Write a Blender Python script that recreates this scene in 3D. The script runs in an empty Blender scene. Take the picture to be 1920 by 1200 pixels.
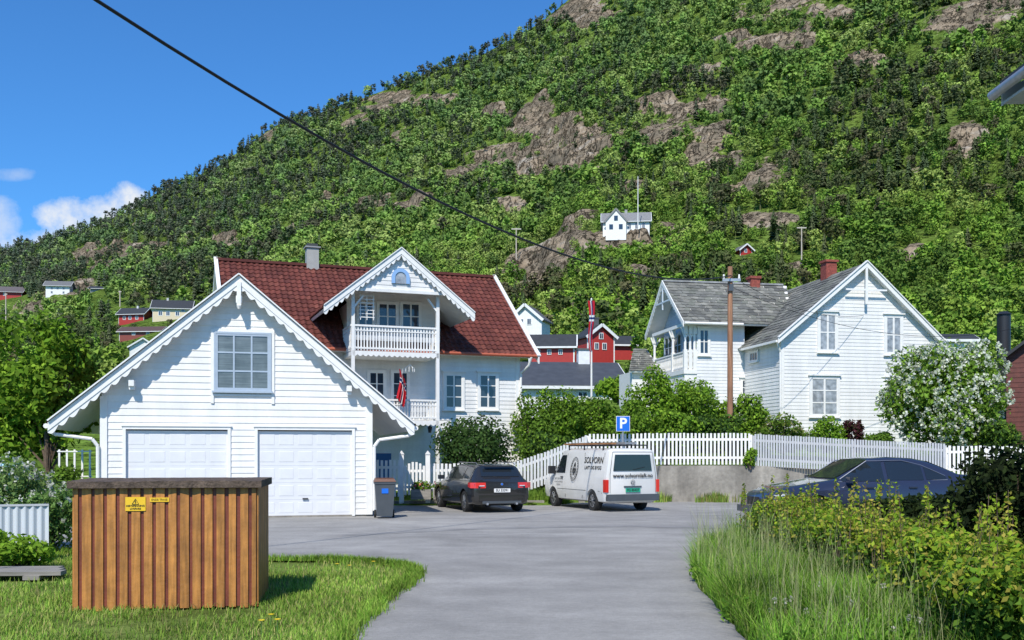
import bpy, bmesh, math, random
import numpy as np
from mathutils import Matrix, Vector
R = math.radians
random.seed(5)
RNG = np.random.default_rng(7)
S = bpy.context.scene
COL = S.collection
F = 1867.0; HY = 850.0; CH = 1.6
def at(px, py, D): return Vector(((px-960)/F*D, D, CH+(HY-py)/F*D))

# ---------------------------------------------------------------- materials
def mat(name, color=(1,1,1), rough=.6, attr=False, noise=None, bump=None, metal=0, spec=.5, transl=0, coat=0, streak=None, diffuse=False):
    m = bpy.data.materials.new(name); m.use_nodes = True
    nt = m.node_tree; N = nt.nodes; L = nt.links
    b = N['Principled BSDF']; out = N['Material Output']
    if diffuse:
        N.remove(b); b = N.new('ShaderNodeBsdfDiffuse'); L.new(b.outputs[0], out.inputs['Surface'])
    else:
        b.inputs['Roughness'].default_value = rough
        b.inputs['Metallic'].default_value = metal
        b.inputs['Specular IOR Level'].default_value = spec
        b.inputs['Coat Weight'].default_value = coat
        b.inputs['Coat Roughness'].default_value = .04
    CI = b.inputs['Color'] if diffuse else b.inputs['Base Color']
    tc = N.new('ShaderNodeTexCoord')
    if attr:
        a = N.new('ShaderNodeAttribute'); a.attribute_name = 'Col'; src = a.outputs['Color']
    else:
        a = N.new('ShaderNodeRGB'); a.outputs[0].default_value = (*color, 1); src = a.outputs[0]
    def mul(src, scale, amt, stretch=(1,1,1), detail=4):
        mp = N.new('ShaderNodeMapping'); mp.inputs['Scale'].default_value = stretch
        L.new(tc.outputs['Object'], mp.inputs['Vector'])
        n = N.new('ShaderNodeTexNoise'); n.inputs['Scale'].default_value = scale; n.inputs['Detail'].default_value = detail
        L.new(mp.outputs[0], n.inputs['Vector'])
        r = N.new('ShaderNodeMapRange'); r.inputs['From Min'].default_value = .3; r.inputs['From Max'].default_value = .7
        r.inputs['To Min'].default_value = 1-amt; r.inputs['To Max'].default_value = 1+amt*.6
        L.new(n.outputs['Fac'], r.inputs['Value'])
        v = N.new('ShaderNodeVectorMath'); v.operation = 'SCALE'
        L.new(src, v.inputs[0]); L.new(r.outputs[0], v.inputs['Scale'])
        return v.outputs[0]
    if noise:
        for q in (noise if isinstance(noise, list) else [noise]): src = mul(src, q[0], q[1])
    if streak: src = mul(src, streak[0], streak[1], streak[2])
    L.new(src, CI)
    if bump:
        n = N.new('ShaderNodeTexNoise'); n.inputs['Scale'].default_value = bump[0]; n.inputs['Detail'].default_value = 5
        L.new(tc.outputs['Object'], n.inputs['Vector'])
        bp = N.new('ShaderNodeBump'); bp.inputs['Strength'].default_value = bump[1]; bp.inputs['Distance'].default_value = bump[2] if len(bump) > 2 else .02
        L.new(n.outputs['Fac'], bp.inputs['Height']); L.new(bp.outputs[0], b.inputs['Normal'])
    if transl:
        t = N.new('ShaderNodeBsdfTranslucent'); L.new(src, t.inputs['Color'])
        mx = N.new('ShaderNodeMixShader'); mx.inputs[0].default_value = transl
        L.new(b.outputs[0], mx.inputs[1]); L.new(t.outputs[0], mx.inputs[2]); L.new(mx.outputs[0], out.inputs['Surface'])
    return m
TW=(.78,.765,.735)
M_WALL = mat('white_siding', attr=True, rough=.5, noise=[(1.2,.06),(14,.04)], streak=(3,.08,(1,1,.15)))
M_WHITE = mat('white_paint', (.80,.785,.75), .45, noise=(5,.06))
M_SHADEW = mat('shade_greyed_white_paint', (.47,.48,.50), .6, noise=(6,.1))  # white taken down to grey, puts the slatted fence's shade into the colour
M_BLUEFR = mat('blue_grey_paint', (.38,.45,.53), .45, noise=(8,.06))
M_GLASS = mat('window_glass', (.03,.045,.07), .06, spec=.9)
M_GLASSL = mat('curtained_glass', (.34,.36,.38), .18, spec=.8, noise=(5,.5))
M_BLIND = mat('blind_glass', (.15,.175,.18), .2, spec=.8, noise=(3,.3), streak=(6,.3,(.2,.2,6)))
M_CARGLASS = mat('car_glass', (.015,.02,.026), .05, spec=.9)
M_TILE = mat('red_roof_tile', attr=True, rough=.8, spec=.25, noise=[(.8,.22),(9,.18)], bump=(40,.3))
M_SLATE = mat('slate', attr=True, rough=.75, noise=[(1.3,.25),(7,.22)], bump=(30,.4))
M_DARKROOF = mat('dark_roof', attr=True, rough=.6, noise=(2,.2))
M_COL = mat('painted', attr=True, rough=.55, noise=(4,.1))
M_LEAF = mat('leaves', attr=True, transl=.35, diffuse=True)
M_FAR = mat('far_foliage', attr=True, diffuse=True)
M_BARK = mat('bark', (.13,.09,.06), .9, noise=(8,.4), bump=(20,.5))
M_CONC = mat('concrete', (.30,.275,.235), .85, noise=[(1.2,.25),(9,.18)], bump=(12,.5), streak=(2.5,.35,(1,1,.12)))
M_BRICK = mat('red_brick', (.28,.065,.045), .8, noise=(12,.4))
M_BLACK = mat('black_plastic', (.02,.02,.022), .45)
M_GREYPL = mat('grey_plastic', (.07,.08,.09), .4, noise=(5,.1))
M_RUBBER = mat('rubber', (.018,.018,.018), .85)
M_ALLOY = mat('alloy', (.45,.46,.48), .3, metal=.8)
M_STEEL = mat('galvanised', (.45,.46,.48), .4, metal=.6, noise=(10,.15))
M_REDL = mat('red_lens', (.62,.03,.02), .15, spec=.8)
M_LENS = mat('clear_lens', (.6,.62,.65), .1, spec=.8)
M_BLKPAINT = mat('black_car_paint', (.030,.028,.026), .25, coat=1, metal=.3)
M_BLUPAINT = mat('blue_car_paint', (.030,.036,.068), .28, coat=1, metal=.3)
M_VAN = mat('van_white_paint', (.72,.71,.68), .32, coat=.6, noise=(2,.08))
M_YEL = mat('yellow_sign', (.80,.50,.02), .5)
M_INK = mat('black_ink', (.012,.012,.012), .6)
M_WINK = mat('white_ink', (.8,.8,.8), .5)
M_BLUE = mat('sign_blue', (.01,.14,.62), .4)
M_GREEN = mat('plate_green', (.02,.34,.20), .4)
M_BOARD = mat('stained_boards', attr=True, rough=.5, noise=(7,.2), streak=(5,.35,(6,6,.5)), bump=(30,.15))
M_POLE = mat('pole_wood', (.36,.18,.10), .8, streak=(6,.45,(8,8,.3)), noise=(.6,.35))
M_ROADST = mat('weathered_wood', (.27,.25,.22), .9, streak=(5,.4,(.4,6,6)))
M_STONE = mat('mossy_lid', (.115,.082,.062), .95, noise=[(9,.5),(40,.35)], bump=(45,.8,.02))
M_CABLE = mat('cable', (.01,.01,.012), .6)
M_GRASS = mat('grass_blades', attr=True, transl=.3, diffuse=True)

# ---------------------------------------------------------------- mesh helpers
def tag(o, label=None, cat=None, group=None, kind=None):
    if label: o['label'] = label
    if cat: o['category'] = cat
    if group: o['group'] = group
    if kind: o['kind'] = kind
    return o
def empty(name, loc=(0,0,0), rz=0, label=None, cat=None, group=None):
    o = bpy.data.objects.new(name, None); COL.objects.link(o)
    o.location = loc; o.rotation_euler = (0,0,rz); o.empty_display_size = .1
    return tag(o, label, cat, group)
def link(name, me, m, parent):
    me.materials.append(m) if m else None
    o = bpy.data.objects.new(name, me); COL.objects.link(o)
    if parent: o.parent = parent
    return o
class MB:
    def __init__(s, M=None): s.v=[]; s.f=[]; s.c=[]; s.M = M or Matrix()
    def face(s, pts, c=(1,1,1)):
        b = len(s.v); s.v += [s.M @ Vector(p) for p in pts]; s.f.append(tuple(range(b, b+len(pts)))); s.c.append(c)
    def mesh(s, pts, faces, c=(1,1,1)):
        b = len(s.v); s.v += [s.M @ Vector(p) for p in pts]
        for f in faces: s.f.append(tuple(b+i for i in f)); s.c.append(c)
    def hexa(s, p, c=(1,1,1)):
        s.mesh(p, [(0,3,2,1),(4,5,6,7),(0,1,5,4),(1,2,6,5),(2,3,7,6),(3,0,4,7)], c)
    def box(s, x0,x1,y0,y1,z0,z1, c=(1,1,1)):
        s.hexa([(x0,y0,z0),(x1,y0,z0),(x1,y1,z0),(x0,y1,z0),(x0,y0,z1),(x1,y0,z1),(x1,y1,z1),(x0,y1,z1)], c)
    def bar(s, p, q, w, h=None, c=(1,1,1)):
        p=Vector(p); q=Vector(q); h=h or w; d=(q-p).normalized()
        up=Vector((0,0,1)) if abs(d.z)<.95 else Vector((0,1,0))
        a=d.cross(up).normalized()*w/2; b=a.cross(d).normalized()*h/2
        s.hexa([p-a-b,p+a-b,p+a+b,p-a+b,q-a-b,q+a-b,q+a+b,q-a+b], c)
    def tube(s, p, q, r0, r1=None, n=8, c=(1,1,1)):
        p=Vector(p); q=Vector(q); r1=r0 if r1 is None else r1; d=(q-p).normalized()
        up=Vector((0,0,1)) if abs(d.z)<.95 else Vector((0,1,0))
        a=d.cross(up).normalized(); b=a.cross(d)
        pts=[]
        for i in range(n):
            t=2*math.pi*i/n; e=a*math.cos(t)+b*math.sin(t); pts.append(p+e*r0)
        for i in range(n):
            t=2*math.pi*i/n; e=a*math.cos(t)+b*math.sin(t); pts.append(q+e*r1)
        fs=[(i,(i+1)%n,n+(i+1)%n,n+i) for i in range(n)]+[tuple(range(n))[::-1],tuple(range(n,2*n))]
        s.mesh(pts, fs, c)
    def path(s, pts, r, n=6, c=(1,1,1)):
        for a,b in zip(pts[:-1],pts[1:]): s.tube(a,b,r,r,n,c)
    def prism(s, poly, y0, y1, c=(1,1,1)):
        n=len(poly); pts=[(x,y0,z) for x,z in poly]+[(x,y1,z) for x,z in poly]
        s.mesh(pts,[tuple(range(n)),tuple(range(n,2*n))[::-1]]+[(i,n+i,n+(i+1)%n,(i+1)%n) for i in range(n)],c)
    def build(s, name, m, parent=None, smooth=None):
        me = bpy.data.meshes.new(name); me.from_pydata([tuple(v) for v in s.v], [], s.f)
        a = me.attributes.new('Col','FLOAT_COLOR','CORNER')
        arr = np.ones((len(me.loops),4),np.float32); k=0
        for f,c in zip(s.f,s.c): arr[k:k+len(f),:3]=c; k+=len(f)
        a.data.foreach_set('color', arr.ravel())
        if smooth:
            me.shade_smooth(); me.set_sharp_from_angle(angle=R(smooth))
        return link(name, me, m, parent)
def np_mesh(name, V, k, C, m, parent=None):
    V=np.asarray(V,np.float32); nf=len(V)//k
    me=bpy.data.meshes.new(name); me.vertices.add(len(V)); me.vertices.foreach_set('co',V.ravel())
    me.loops.add(len(V)); me.loops.foreach_set('vertex_index',np.arange(len(V),dtype=np.int32))
    me.polygons.add(nf); me.polygons.foreach_set('loop_start',np.arange(0,len(V),k,dtype=np.int32))
    me.polygons.foreach_set('loop_total',np.full(nf,k,np.int32))
    me.update(calc_edges=True)
    a=me.attributes.new('Col','FLOAT_COLOR','CORNER')
    cc=np.ones((len(V),4),np.float32); cc[:,:3]=np.repeat(np.asarray(C,np.float32),k,axis=0)
    a.data.foreach_set('color',cc.ravel())
    return link(name, me, m, parent)
def text(name, body, size, m, parent, M, align='CENTER', bold=0.0, sx=1.0):
    cu=bpy.data.curves.new('t','FONT'); cu.body=body; cu.size=size; cu.align_x=align; cu.align_y='CENTER'; cu.offset=bold
    cu.resolution_u=3
    to=bpy.data.objects.new('t',cu); COL.objects.link(to)
    bpy.context.view_layer.update()
    me=bpy.data.meshes.new_from_object(to.evaluated_get(bpy.context.evaluated_depsgraph_get()))
    bpy.data.objects.remove(to)
    me.transform(M @ Matrix.Diagonal((sx,1,1,1))); me.materials.clear()
    return link(name, me, m, parent)

# ---------------------------------------------------------------- leaves
def leaf_arrays(blobs, n, size, cols, rng, shell=.5, asp=.55):
    B=np.array(blobs,float)
    w=(B[:,3]*B[:,4]*B[:,5])**(2/3); idx=rng.choice(len(B),n,p=w/w.sum())
    d=rng.normal(size=(n,3)); d/=np.linalg.norm(d,axis=1)[:,None]
    rad=shell+(1-shell)*rng.random(n)**.6; rad*=1+.12*rng.normal(size=n)
    P=B[idx,:3]+d*B[idx,3:6]*rad[:,None]
    nn=d+.9*rng.normal(size=(n,3))+np.array([0,0,.3]); nn/=np.linalg.norm(nn,axis=1)[:,None]
    t=np.cross(nn,rng.normal(size=(n,3))); t/=np.linalg.norm(t,axis=1)[:,None]; b=np.cross(nn,t)
    s=(size*rng.uniform(.6,1.35,n))[:,None]
    V=np.stack([P+t*s,P+b*s*asp,P-t*s,P-b*s*asp],1).reshape(-1,3)
    pal=np.array(cols)[rng.integers(0,len(cols),n)]
    C=pal*(rng.uniform(.7,1.25,n)*(.55+.45*np.clip(rad,0,1)))[:,None]  # leaves deeper in a clump get darker colour, inner shade painted in
    return V,C
def clumps(cx,cy,cz,rx,ry,rz,n,rng,k=.38):
    out=[]
    for i in range(n):
        d=rng.normal(size=3); d/=np.linalg.norm(d); q=rng.uniform(.45,.85)
        r=k*rng.uniform(.7,1.25)
        out.append((cx+d[0]*rx*q,cy+d[1]*ry*q,cz+d[2]*rz*q,rx*r,ry*r,rz*r))
    return out
G_MID=[(.11,.20,.028),(.14,.25,.035),(.18,.30,.04)]
G_BRIGHT=[(.21,.37,.035),(.27,.43,.045),(.16,.30,.03)]
G_DARK=[(.04,.085,.025),(.055,.11,.03),(.075,.14,.035)]
def bush(name, label, cat, loc, rx, ry, rz, n, size, cols, seed, ncl=14, flowers=None, group=None, trunk=0, k=.38, core=.65):
    rng=np.random.default_rng(seed)
    root=empty(name, loc, 0, label, cat, group)
    cz=trunk+rz
    bl=clumps(0,0,cz,rx,ry,rz,ncl,rng,k)+[(0,0,cz,rx*core,ry*core,rz*(core+.05))]
    V,C=leaf_arrays(bl,n,size,cols,rng)
    keep=V.reshape(-1,4,3)[:,:,2].min(1)>-.1
    V=V.reshape(-1,4,3)[keep].reshape(-1,3); C=C[keep]
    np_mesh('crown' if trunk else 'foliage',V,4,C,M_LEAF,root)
    mb=MB()
    top=max(trunk,.1)
    if trunk: mb.tube((0,0,-.1),(0,0,top+rz*.6),rx*.07+.03,rx*.03+.02,8)
    for q in bl[:10]:
        mb.tube((0,0,0 if not trunk else top*random.uniform(.6,1)),(q[0],q[1],q[2]),.02+rx*.012,.01,5)
    mb.build('trunk' if trunk else 'stems',M_BARK,root)
    if flowers:
        fn,fs,fc=flowers
        dd=rng.normal(size=(fn,3)); dd/=np.linalg.norm(dd,axis=1)[:,None]
        B=np.array(bl); ii=rng.integers(0,len(B),fn)
        P=B[ii,:3]+dd*B[ii,3:6]*1.05
        P=P[(((P-np.array([0,0,cz]))/np.array([rx,ry,rz]))**2).sum(1)>.45]
        Vs=[];Cs=[]
        for p in P:
            v,c=leaf_arrays([(p[0],p[1],p[2],fs,fs,fs*1.5)],9,fs*.6,fc,rng,.3,.8); Vs.append(v);Cs.append(c)
        np_mesh('blossom',np.concatenate(Vs),4,np.concatenate(Cs),M_LEAF,root)
    return root

# ---------------------------------------------------------------- terrain
def vn(x,y,seed=0):
    xi=np.floor(x); yi=np.floor(y); fx=x-xi; fy=y-yi
    fx=fx*fx*(3-2*fx); fy=fy*fy*(3-2*fy)
    def h(i,j):
        t=np.sin(i*127.1+j*311.7+seed*74.7)*43758.5453; return t-np.floor(t)
    return (h(xi,yi)*(1-fx)+h(xi+1,yi)*fx)*(1-fy)+(h(xi,yi+1)*(1-fx)+h(xi+1,yi+1)*fx)*fy
def fbm(x,y,o=4,seed=0):
    s=0;a=.5;t=0
    for i in range(o): s=s+a*vn(x,y,seed+i*3); t+=a; a*=.5; x=x*2.03+11.3; y=y*2.03+5.1
    return s/t
def sst(a,b,x):
    t=np.clip((x-a)/(b-a),0,1); return t*t*(3-2*t)
SIL=np.array([(-400,540),(-200,505),(0,474),(90,450),(160,430),(240,396),(300,358),(400,318),(470,268),(520,234),(600,212),(700,178),(800,138),(900,102),(960,72),(1010,44),(1100,-30),(1300,-120),(1600,-260),(1920,-380),(2400,-500)],float)
ROCKS=[(1060,245,80,26,1.),(1000,298,125,30,1.3),(1110,290,55,34,1.1),(1260,205,80,22,.9),(740,386,75,20,1.),(770,186,100,14,.9),(700,205,50,10,.7),(1090,20,90,30,1.2),(1450,85,100,28,1.1),(1330,130,60,14,.8),(240,468,85,14,1.),(160,480,40,18,1.),(430,455,50,16,.9),(1810,270,42,40,1.),(1430,408,70,16,.9),(1170,460,70,18,1.),(1090,560,62,42,1.),(1190,520,48,28,1.),(1040,505,45,16,.8),(1500,490,55,15,.8),(935,215,38,14,.8),(490,250,50,16,1.),(620,372,34,11,.7),(970,385,55,15,.8),(1250,430,42,13,.7),(1560,30,45,16,.7),(1880,45,45,15,.7),(1190,345,50,13,.8),(1640,120,55,14,.7),(1340,205,40,20,.8),(860,330,34,16,.7),(1700,470,50,14,.7)]
def low(u,D):
    zL=np.interp(D,[0,30,32,45,70,100,150],[-.06,-.06,.22,.45,2.4,5.2,12.])
    zR=np.interp(D,[0,33.12,33.3,40,60,100,150],[-.06,-.06,1.12,1.8,4.4,9.3,17.5])
    px=u*F+960
    zR=zR*(1-.28*sst(1400,1800,px)*(1-sst(36,48,D)))
    w=sst(985,1110,px)
    return zL*(1-w)+zR*w
def HH(u,D):
    u=np.asarray(u,float); D=np.asarray(D,float); px=u*F+960
    rs=(HY-np.interp(px,SIL[:,0],SIL[:,1]))/F
    Dr=np.interp(px,[0,1920],[1000,620])
    r150=(low(u,np.full_like(D,150.))-CH)/150
    t=(D-150)/(Dr-150); tc=np.clip(t,0,1)
    rho=r150+(rs-r150)*tc**.92
    z=np.where(D<=150,low(u,D),CH+rho*np.minimum(D,Dr))
    z=np.where(t>1,z-(D-Dr)*.35,z)
    py=HY-(z-CH)/np.maximum(D,1)*F
    X=u*D
    n1=fbm(X/22,D/30,4,3); n2=fbm(X/70+9,D/90,4,8)
    m=np.zeros_like(z)
    n5=fbm(X/9,z/5,3,51)
    nz=(n1-.5)*2.8+(n5-.5)*1.8
    for cx,cy,rx,ry,s in ROCKS:
        e=1-((px-cx)/rx)**2-((py-cy)/ry)**2
        m=np.maximum(m,np.clip(e*1.15+nz*.9,0,1)*(e>-.9)*min(s,1))
    m=np.maximum(m,np.clip((n2-.68)*8+(n1-.5)*2,0,1)*.8)
    far=sst(130,240,D); m=m*sst(85,130,D)*(t<.995)
    rid=1-np.abs(fbm(X/18,z/9+D/40,4,21)*2-1)
    top=np.clip((1-t)*6,0,1)
    z=z+far*(n2-.5)*10*np.clip(1-t,0.15,1)+far*(n1-.5)*3+m*(rid-.45)*11*np.clip(D/450,.2,1.1)*top
    per=8+D*.012; q=z/per+n1*1.4+(n5-.5)*.5; f=q-np.floor(q)
    z=z+m*top*(sst(.5,1,f)-f)*per*.8
    return z,m
def hit(px,py,d0=36,d1=1100):
    u=(px-960)/F; D=np.linspace(d0,d1,2400); z,m=HH(np.full_like(D,u),D)
    rho=(z-CH)/D; k=np.argmax(rho>=(HY-py)/F)
    return Vector((u*D[k],D[k],float(z[k])))
us=np.linspace(-.80,.80,760)
Ds=np.concatenate([[20,29.5,30,31,32,33.1,33.3,34],np.geomspace(36,130,90),np.linspace(131,1000,620),[1040,1100,1200,1400]])
U,DD=np.meshgrid(us,Ds)
Z,MK=HH(U,DD)
nu=len(us); nd=len(Ds)
V=np.stack([U*DD,DD,Z],-1).reshape(-1,3)
ii=(np.arange(nd-1)[:,None]*nu+np.arange(nu-1)[None,:]).ravel()
Q=np.stack([ii,ii+1,ii+nu+1,ii+nu],1)
me=bpy.data.meshes.new('hillside'); me.vertices.add(len(V)); me.vertices.foreach_set('co',V.astype(np.float32).ravel())
me.loops.add(Q.size); me.loops.foreach_set('vertex_index',Q.astype(np.int32).ravel())
me.polygons.add(len(Q)); me.polygons.foreach_set('loop_start',np.arange(0,Q.size,4,dtype=np.int32)); me.polygons.foreach_set('loop_total',np.full(len(Q),4,np.int32))
me.update(calc_edges=True)
X=U*DD
g1=fbm(X/9,DD/9,4,31)[...,None]; g2_=fbm(X/40,DD/60,3,35)[...,None]
green=np.array([.08,.14,.028])*(1-g1)+np.array([.18,.26,.05])*g1
green=green*(.65+.7*g2_)
near=np.clip((150-DD)/100,0,1)[...,None]
green=green*(1-near)+np.array([.13,.21,.035])*(.7+.6*g1)*near
a=me.attributes.new('Col','FLOAT_COLOR','POINT'); c4=np.ones((len(V),4),np.float32); c4[:,:3]=green.reshape(-1,3); a.data.foreach_set('color',c4.ravel())
a=me.attributes.new('Rk','FLOAT','POINT'); a.data.foreach_set('value',np.clip(MK*2.2-.35,0,1).astype(np.float32).ravel())
def terrain_mat():
    m=bpy.data.materials.new('terrain'); m.use_nodes=True; nt=m.node_tree; N=nt.nodes; L=nt.links
    N.remove(N['Principled BSDF']); b=N.new('ShaderNodeBsdfDiffuse'); L.new(b.outputs[0],N['Material Output'].inputs['Surface'])
    tc=N.new('ShaderNodeTexCoord')
    def noise(scale,detail,st=(1,1,1)):
        mp=N.new('ShaderNodeMapping'); mp.inputs['Scale'].default_value=st; L.new(tc.outputs['Object'],mp.inputs[0])
        n=N.new('ShaderNodeTexNoise'); n.inputs['Scale'].default_value=scale; n.inputs['Detail'].default_value=detail; n.inputs['Roughness'].default_value=.62; L.new(mp.outputs[0],n.inputs['Vector']); return n
    n1=noise(.06,6,(1,1,2.2)); n2=noise(.45,4); n3=noise(.10,5,(2.4,2.4,.5))
    rp=N.new('ShaderNodeValToRGB'); L.new(n1.outputs['Fac'],rp.inputs[0]); e=rp.color_ramp.elements
    e[0].position=.30; e[0].color=(.085,.075,.06,1); e[1].position=.70; e[1].color=(.36,.325,.275,1)
    q=rp.color_ramp.elements.new(.44); q.color=(.20,.165,.12,1); q=rp.color_ramp.elements.new(.57); q.color=(.30,.235,.165,1)
    def band(src,c,w,lo):
        s=N.new('ShaderNodeMath'); s.operation='SUBTRACT'; L.new(src,s.inputs[0]); s.inputs[1].default_value=c
        ab=N.new('ShaderNodeMath'); ab.operation='ABSOLUTE'; L.new(s.outputs[0],ab.inputs[0])
        r=N.new('ShaderNodeMapRange'); r.inputs['From Max'].default_value=w; r.inputs['To Min'].default_value=lo; L.new(ab.outputs[0],r.inputs['Value']); return r.outputs[0]
    b1=band(n3.outputs['Fac'],.5,.025,.3); b2=band(n1.outputs['Fac'],.5,.012,.4)
    mm=N.new('ShaderNodeMath'); mm.operation='MULTIPLY'; L.new(b1,mm.inputs[0]); L.new(b2,mm.inputs[1])
    r2=N.new('ShaderNodeMapRange'); r2.inputs['From Min'].default_value=.3; r2.inputs['From Max'].default_value=.7; r2.inputs['To Min'].default_value=.6; r2.inputs['To Max'].default_value=1.3; L.new(n2.outputs['Fac'],r2.inputs['Value'])
    m2=N.new('ShaderNodeMath'); m2.operation='MULTIPLY'; L.new(mm.outputs[0],m2.inputs[0]); L.new(r2.outputs[0],m2.inputs[1])
    sc=N.new('ShaderNodeVectorMath'); sc.operation='SCALE'; L.new(rp.outputs[0],sc.inputs[0]); L.new(m2.outputs[0],sc.inputs['Scale'])
    at_=N.new('ShaderNodeAttribute'); at_.attribute_name='Col'; gs=N.new('ShaderNodeVectorMath'); gs.operation='SCALE'; L.new(at_.outputs['Color'],gs.inputs[0]); L.new(r2.outputs[0],gs.inputs['Scale'])
    rk=N.new('ShaderNodeAttribute'); rk.attribute_name='Rk'
    ad=N.new('ShaderNodeMath'); ad.operation='MULTIPLY_ADD'; L.new(n2.outputs['Fac'],ad.inputs[0]); ad.inputs[1].default_value=2.2; L.new(rk.outputs['Fac'],ad.inputs[2])
    fr=N.new('ShaderNodeMapRange'); fr.inputs['From Min'].default_value=1.5; fr.inputs['From Max'].default_value=1.75; L.new(ad.outputs[0],fr.inputs['Value'])
    mx=N.new('ShaderNodeMix'); mx.data_type='RGBA'; L.new(fr.outputs[0],mx.inputs['Factor']); L.new(gs.outputs[0],mx.inputs['A']); L.new(sc.outputs[0],mx.inputs['B'])
    L.new(mx.outputs['Result'],b.inputs['Color'])
    h=N.new('ShaderNodeMath'); h.operation='ADD'; L.new(n2.outputs['Fac'],h.inputs[0]); L.new(mm.outputs[0],h.inputs[1])
    bp=N.new('ShaderNodeBump'); bp.inputs['Strength'].default_value=.9; bp.inputs['Distance'].default_value=1.8; L.new(h.outputs[0],bp.inputs['Height']); L.new(bp.outputs[0],b.inputs['Normal'])
    return m
hill=link('hillside',me,terrain_mat(),None); tag(hill,kind='structure')

# ---------------------------------------------------------------- houses on the hill
HOUSES=[]
def small_house(name,label,px,py,wpx,hw,hr,lpx,side,wall,roof,a=0,wins=(),chim=None,trim=(.75,.75,.74),group=None,D=None,over=.35):
    p=hit(px,py) if D is None else at(px,py,D)
    s=p.y/F; w=wpx*s; h=hw*s; r=hr*s; l=lpx*s
    HOUSES.append((px,py,wpx,hw+hr,p.y))
    root=empty(name,p,R(a),label,'house',group)
    x0,x1=-w/2,w/2; y0,y1=0,l
    mb=MB(); mb.box(x0,x1,y0,y1,-2.5,h,wall)
    if side: mb.mesh([(x0,y0,h),(x0,y1,h),(x0,l/2,h+r),(x1,y0,h),(x1,y1,h),(x1,l/2,h+r)],[(0,1,2),(3,5,4)],wall)
    else: mb.mesh([(x0,y0,h),(x1,y0,h),(0,y0,h+r),(x0,y1,h),(x1,y1,h),(0,y1,h+r)],[(0,1,2),(3,5,4)],wall)
    mb.build('wall',M_COL,root)
    for cx in (x0,x1):
        mb=MB(); mb.box(cx-.07,cx+.07,-.03,.1,-2.5,h,trim); mb.build('corner_board',M_COL,root)
    o=over*max(1,p.y/150); t=.18
    rb=MB(); tb=MB()
    if side:
        k=r/(l/2)
        for sg in (0,1):
            ye=-o if sg==0 else l+o; ze=h-o*k
            A=[(x0-o,ye,ze),(x1+o,ye,ze),(x1+o,l/2,h+r),(x0-o,l/2,h+r)]
            rb.hexa([Vector(q) for q in A]+[Vector(q)+Vector((0,0,t)) for q in A],roof)
        for xe in (x0-o,x1+o):
            tb.bar((xe,-o,h-o*k),(xe,l/2,h+r),.12,.3,trim); tb.bar((xe,l+o,h-o*k),(xe,l/2,h+r),.12,.3,trim)
        tb.bar((x0-o,-o-.05,h-o*k),(x1+o,-o-.05,h-o*k),.1,.2,trim)
    else:
        k=r/(w/2)
        for sg in (-1,1):
            xe=sg*(w/2+o); ze=h-o*k
            A=[(xe,-o,ze),(xe,l+o,ze),(0,l+o,h+r),(0,-o,h+r)]
            rb.hexa([Vector(q) for q in A]+[Vector(q)+Vector((0,0,t)) for q in A],roof)
            tb.bar((xe,-o-.03,ze),(0,-o-.03,h+r+.05),.08,.34,trim)
    ro=rb.build('roof',M_DARKROOF,root); tb.build('trim',M_COL,root)
    for (fx,fz,fw,fh) in wins:
        cx=fx*w/2; z0=fz*(h+ (r if not side else 0)); ww=fw*s; hh=fh*s
        fb=MB(); fb.box(cx-ww/2,cx+ww/2,-.07,0,z0,z0+hh,trim)
        fo=fb.build('window',M_COL,root)
        gb=MB(); e=.14*ww
        gb.box(cx-ww/2+e,cx-e*.3,-.09,-.072,z0+e,z0+hh-e); gb.box(cx+e*.3,cx+ww/2-e,-.09,-.072,z0+e,z0+hh-e)
        gb.build('pane',M_GLASS,fo)
    if chim:
        cb=MB(); cx=chim[0]*w/2; cy=l/2; cb.box(cx-.4,cx+.4,cy-.4,cy+.4,h+r-.6,h+r+1.0,chim[1]); cb.box(cx-.47,cx+.47,cy-.47,cy+.47,h+r+1.0,h+r+1.12,(.1,.1,.1)); cb.build('chimney',M_COL,ro)
    return root
W=(.78,.77,.74); RED=(.38,.028,.022); DK=(.035,.038,.042); GR=(.15,.15,.15)
h1=small_house('hillside_house','white house with grey roof high on the green hillside beside a flagpole',1174,444,86,26,19,50,True,W,(.22,.22,.22),-6,[(.15,.35,6,12),(.45,.35,6,12),(.75,.35,6,12)],(.0,(.3,.3,.3)))
h1b=MB()
sc=h1.location.y/F
h1b.prism([(-38*sc,-2),(0*sc,-2),(0*sc,24*sc),(-19*sc,44*sc),(-38*sc,24*sc)],-9*sc,25*sc,W); h1b.build('gable_bay',M_COL,h1)
h1c=MB()
for sg in (-1,1): h1c.bar((-19*sc+sg*22*sc,-10*sc,21*sc),(-19*sc,-10*sc,46*sc),.3,.5,(.2,.2,.2))
h1c.build('gable_trim',M_COL,h1)
for k,(x,z) in enumerate([(-28,8),(-10,8),(-19,24)]):
    fb=MB(); fb.box((x-3.5)*sc,(x+3.5)*sc,-9*sc-.12,-9*sc-.02,z*sc,(z+9)*sc); fb.build('window',M_GLASS,h1)
small_house('hillside_cabin','tiny red cabin among the trees high on the right hillside',1399,478,24,10,9,30,False,RED,GR,15,[(-.1,.2,6,7)])
small_house('village_house','white two storey house at the far left above the dark-roofed red houses',108,553,42,19,8,24,True,W,GR,8,[(-.5,.5,4,5),(0,.5,4,5),(.5,.5,4,5),(-.5,.1,4,5),(.5,.1,4,5)])
small_house('village_house','bright red barn with white trim at the far left edge of the village',16,560,46,15,9,26,True,RED,(.12,.1,.1),10,[(-.3,.35,5,6)])
small_house('village_house','red house with black roof and white windows left of the cream house',246,606,50,19,11,32,True,RED,DK,-8,[(-.55,.35,6,7),(-.1,.35,6,7),(.45,.35,6,7)],(.2,(.6,.6,.6)))
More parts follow.
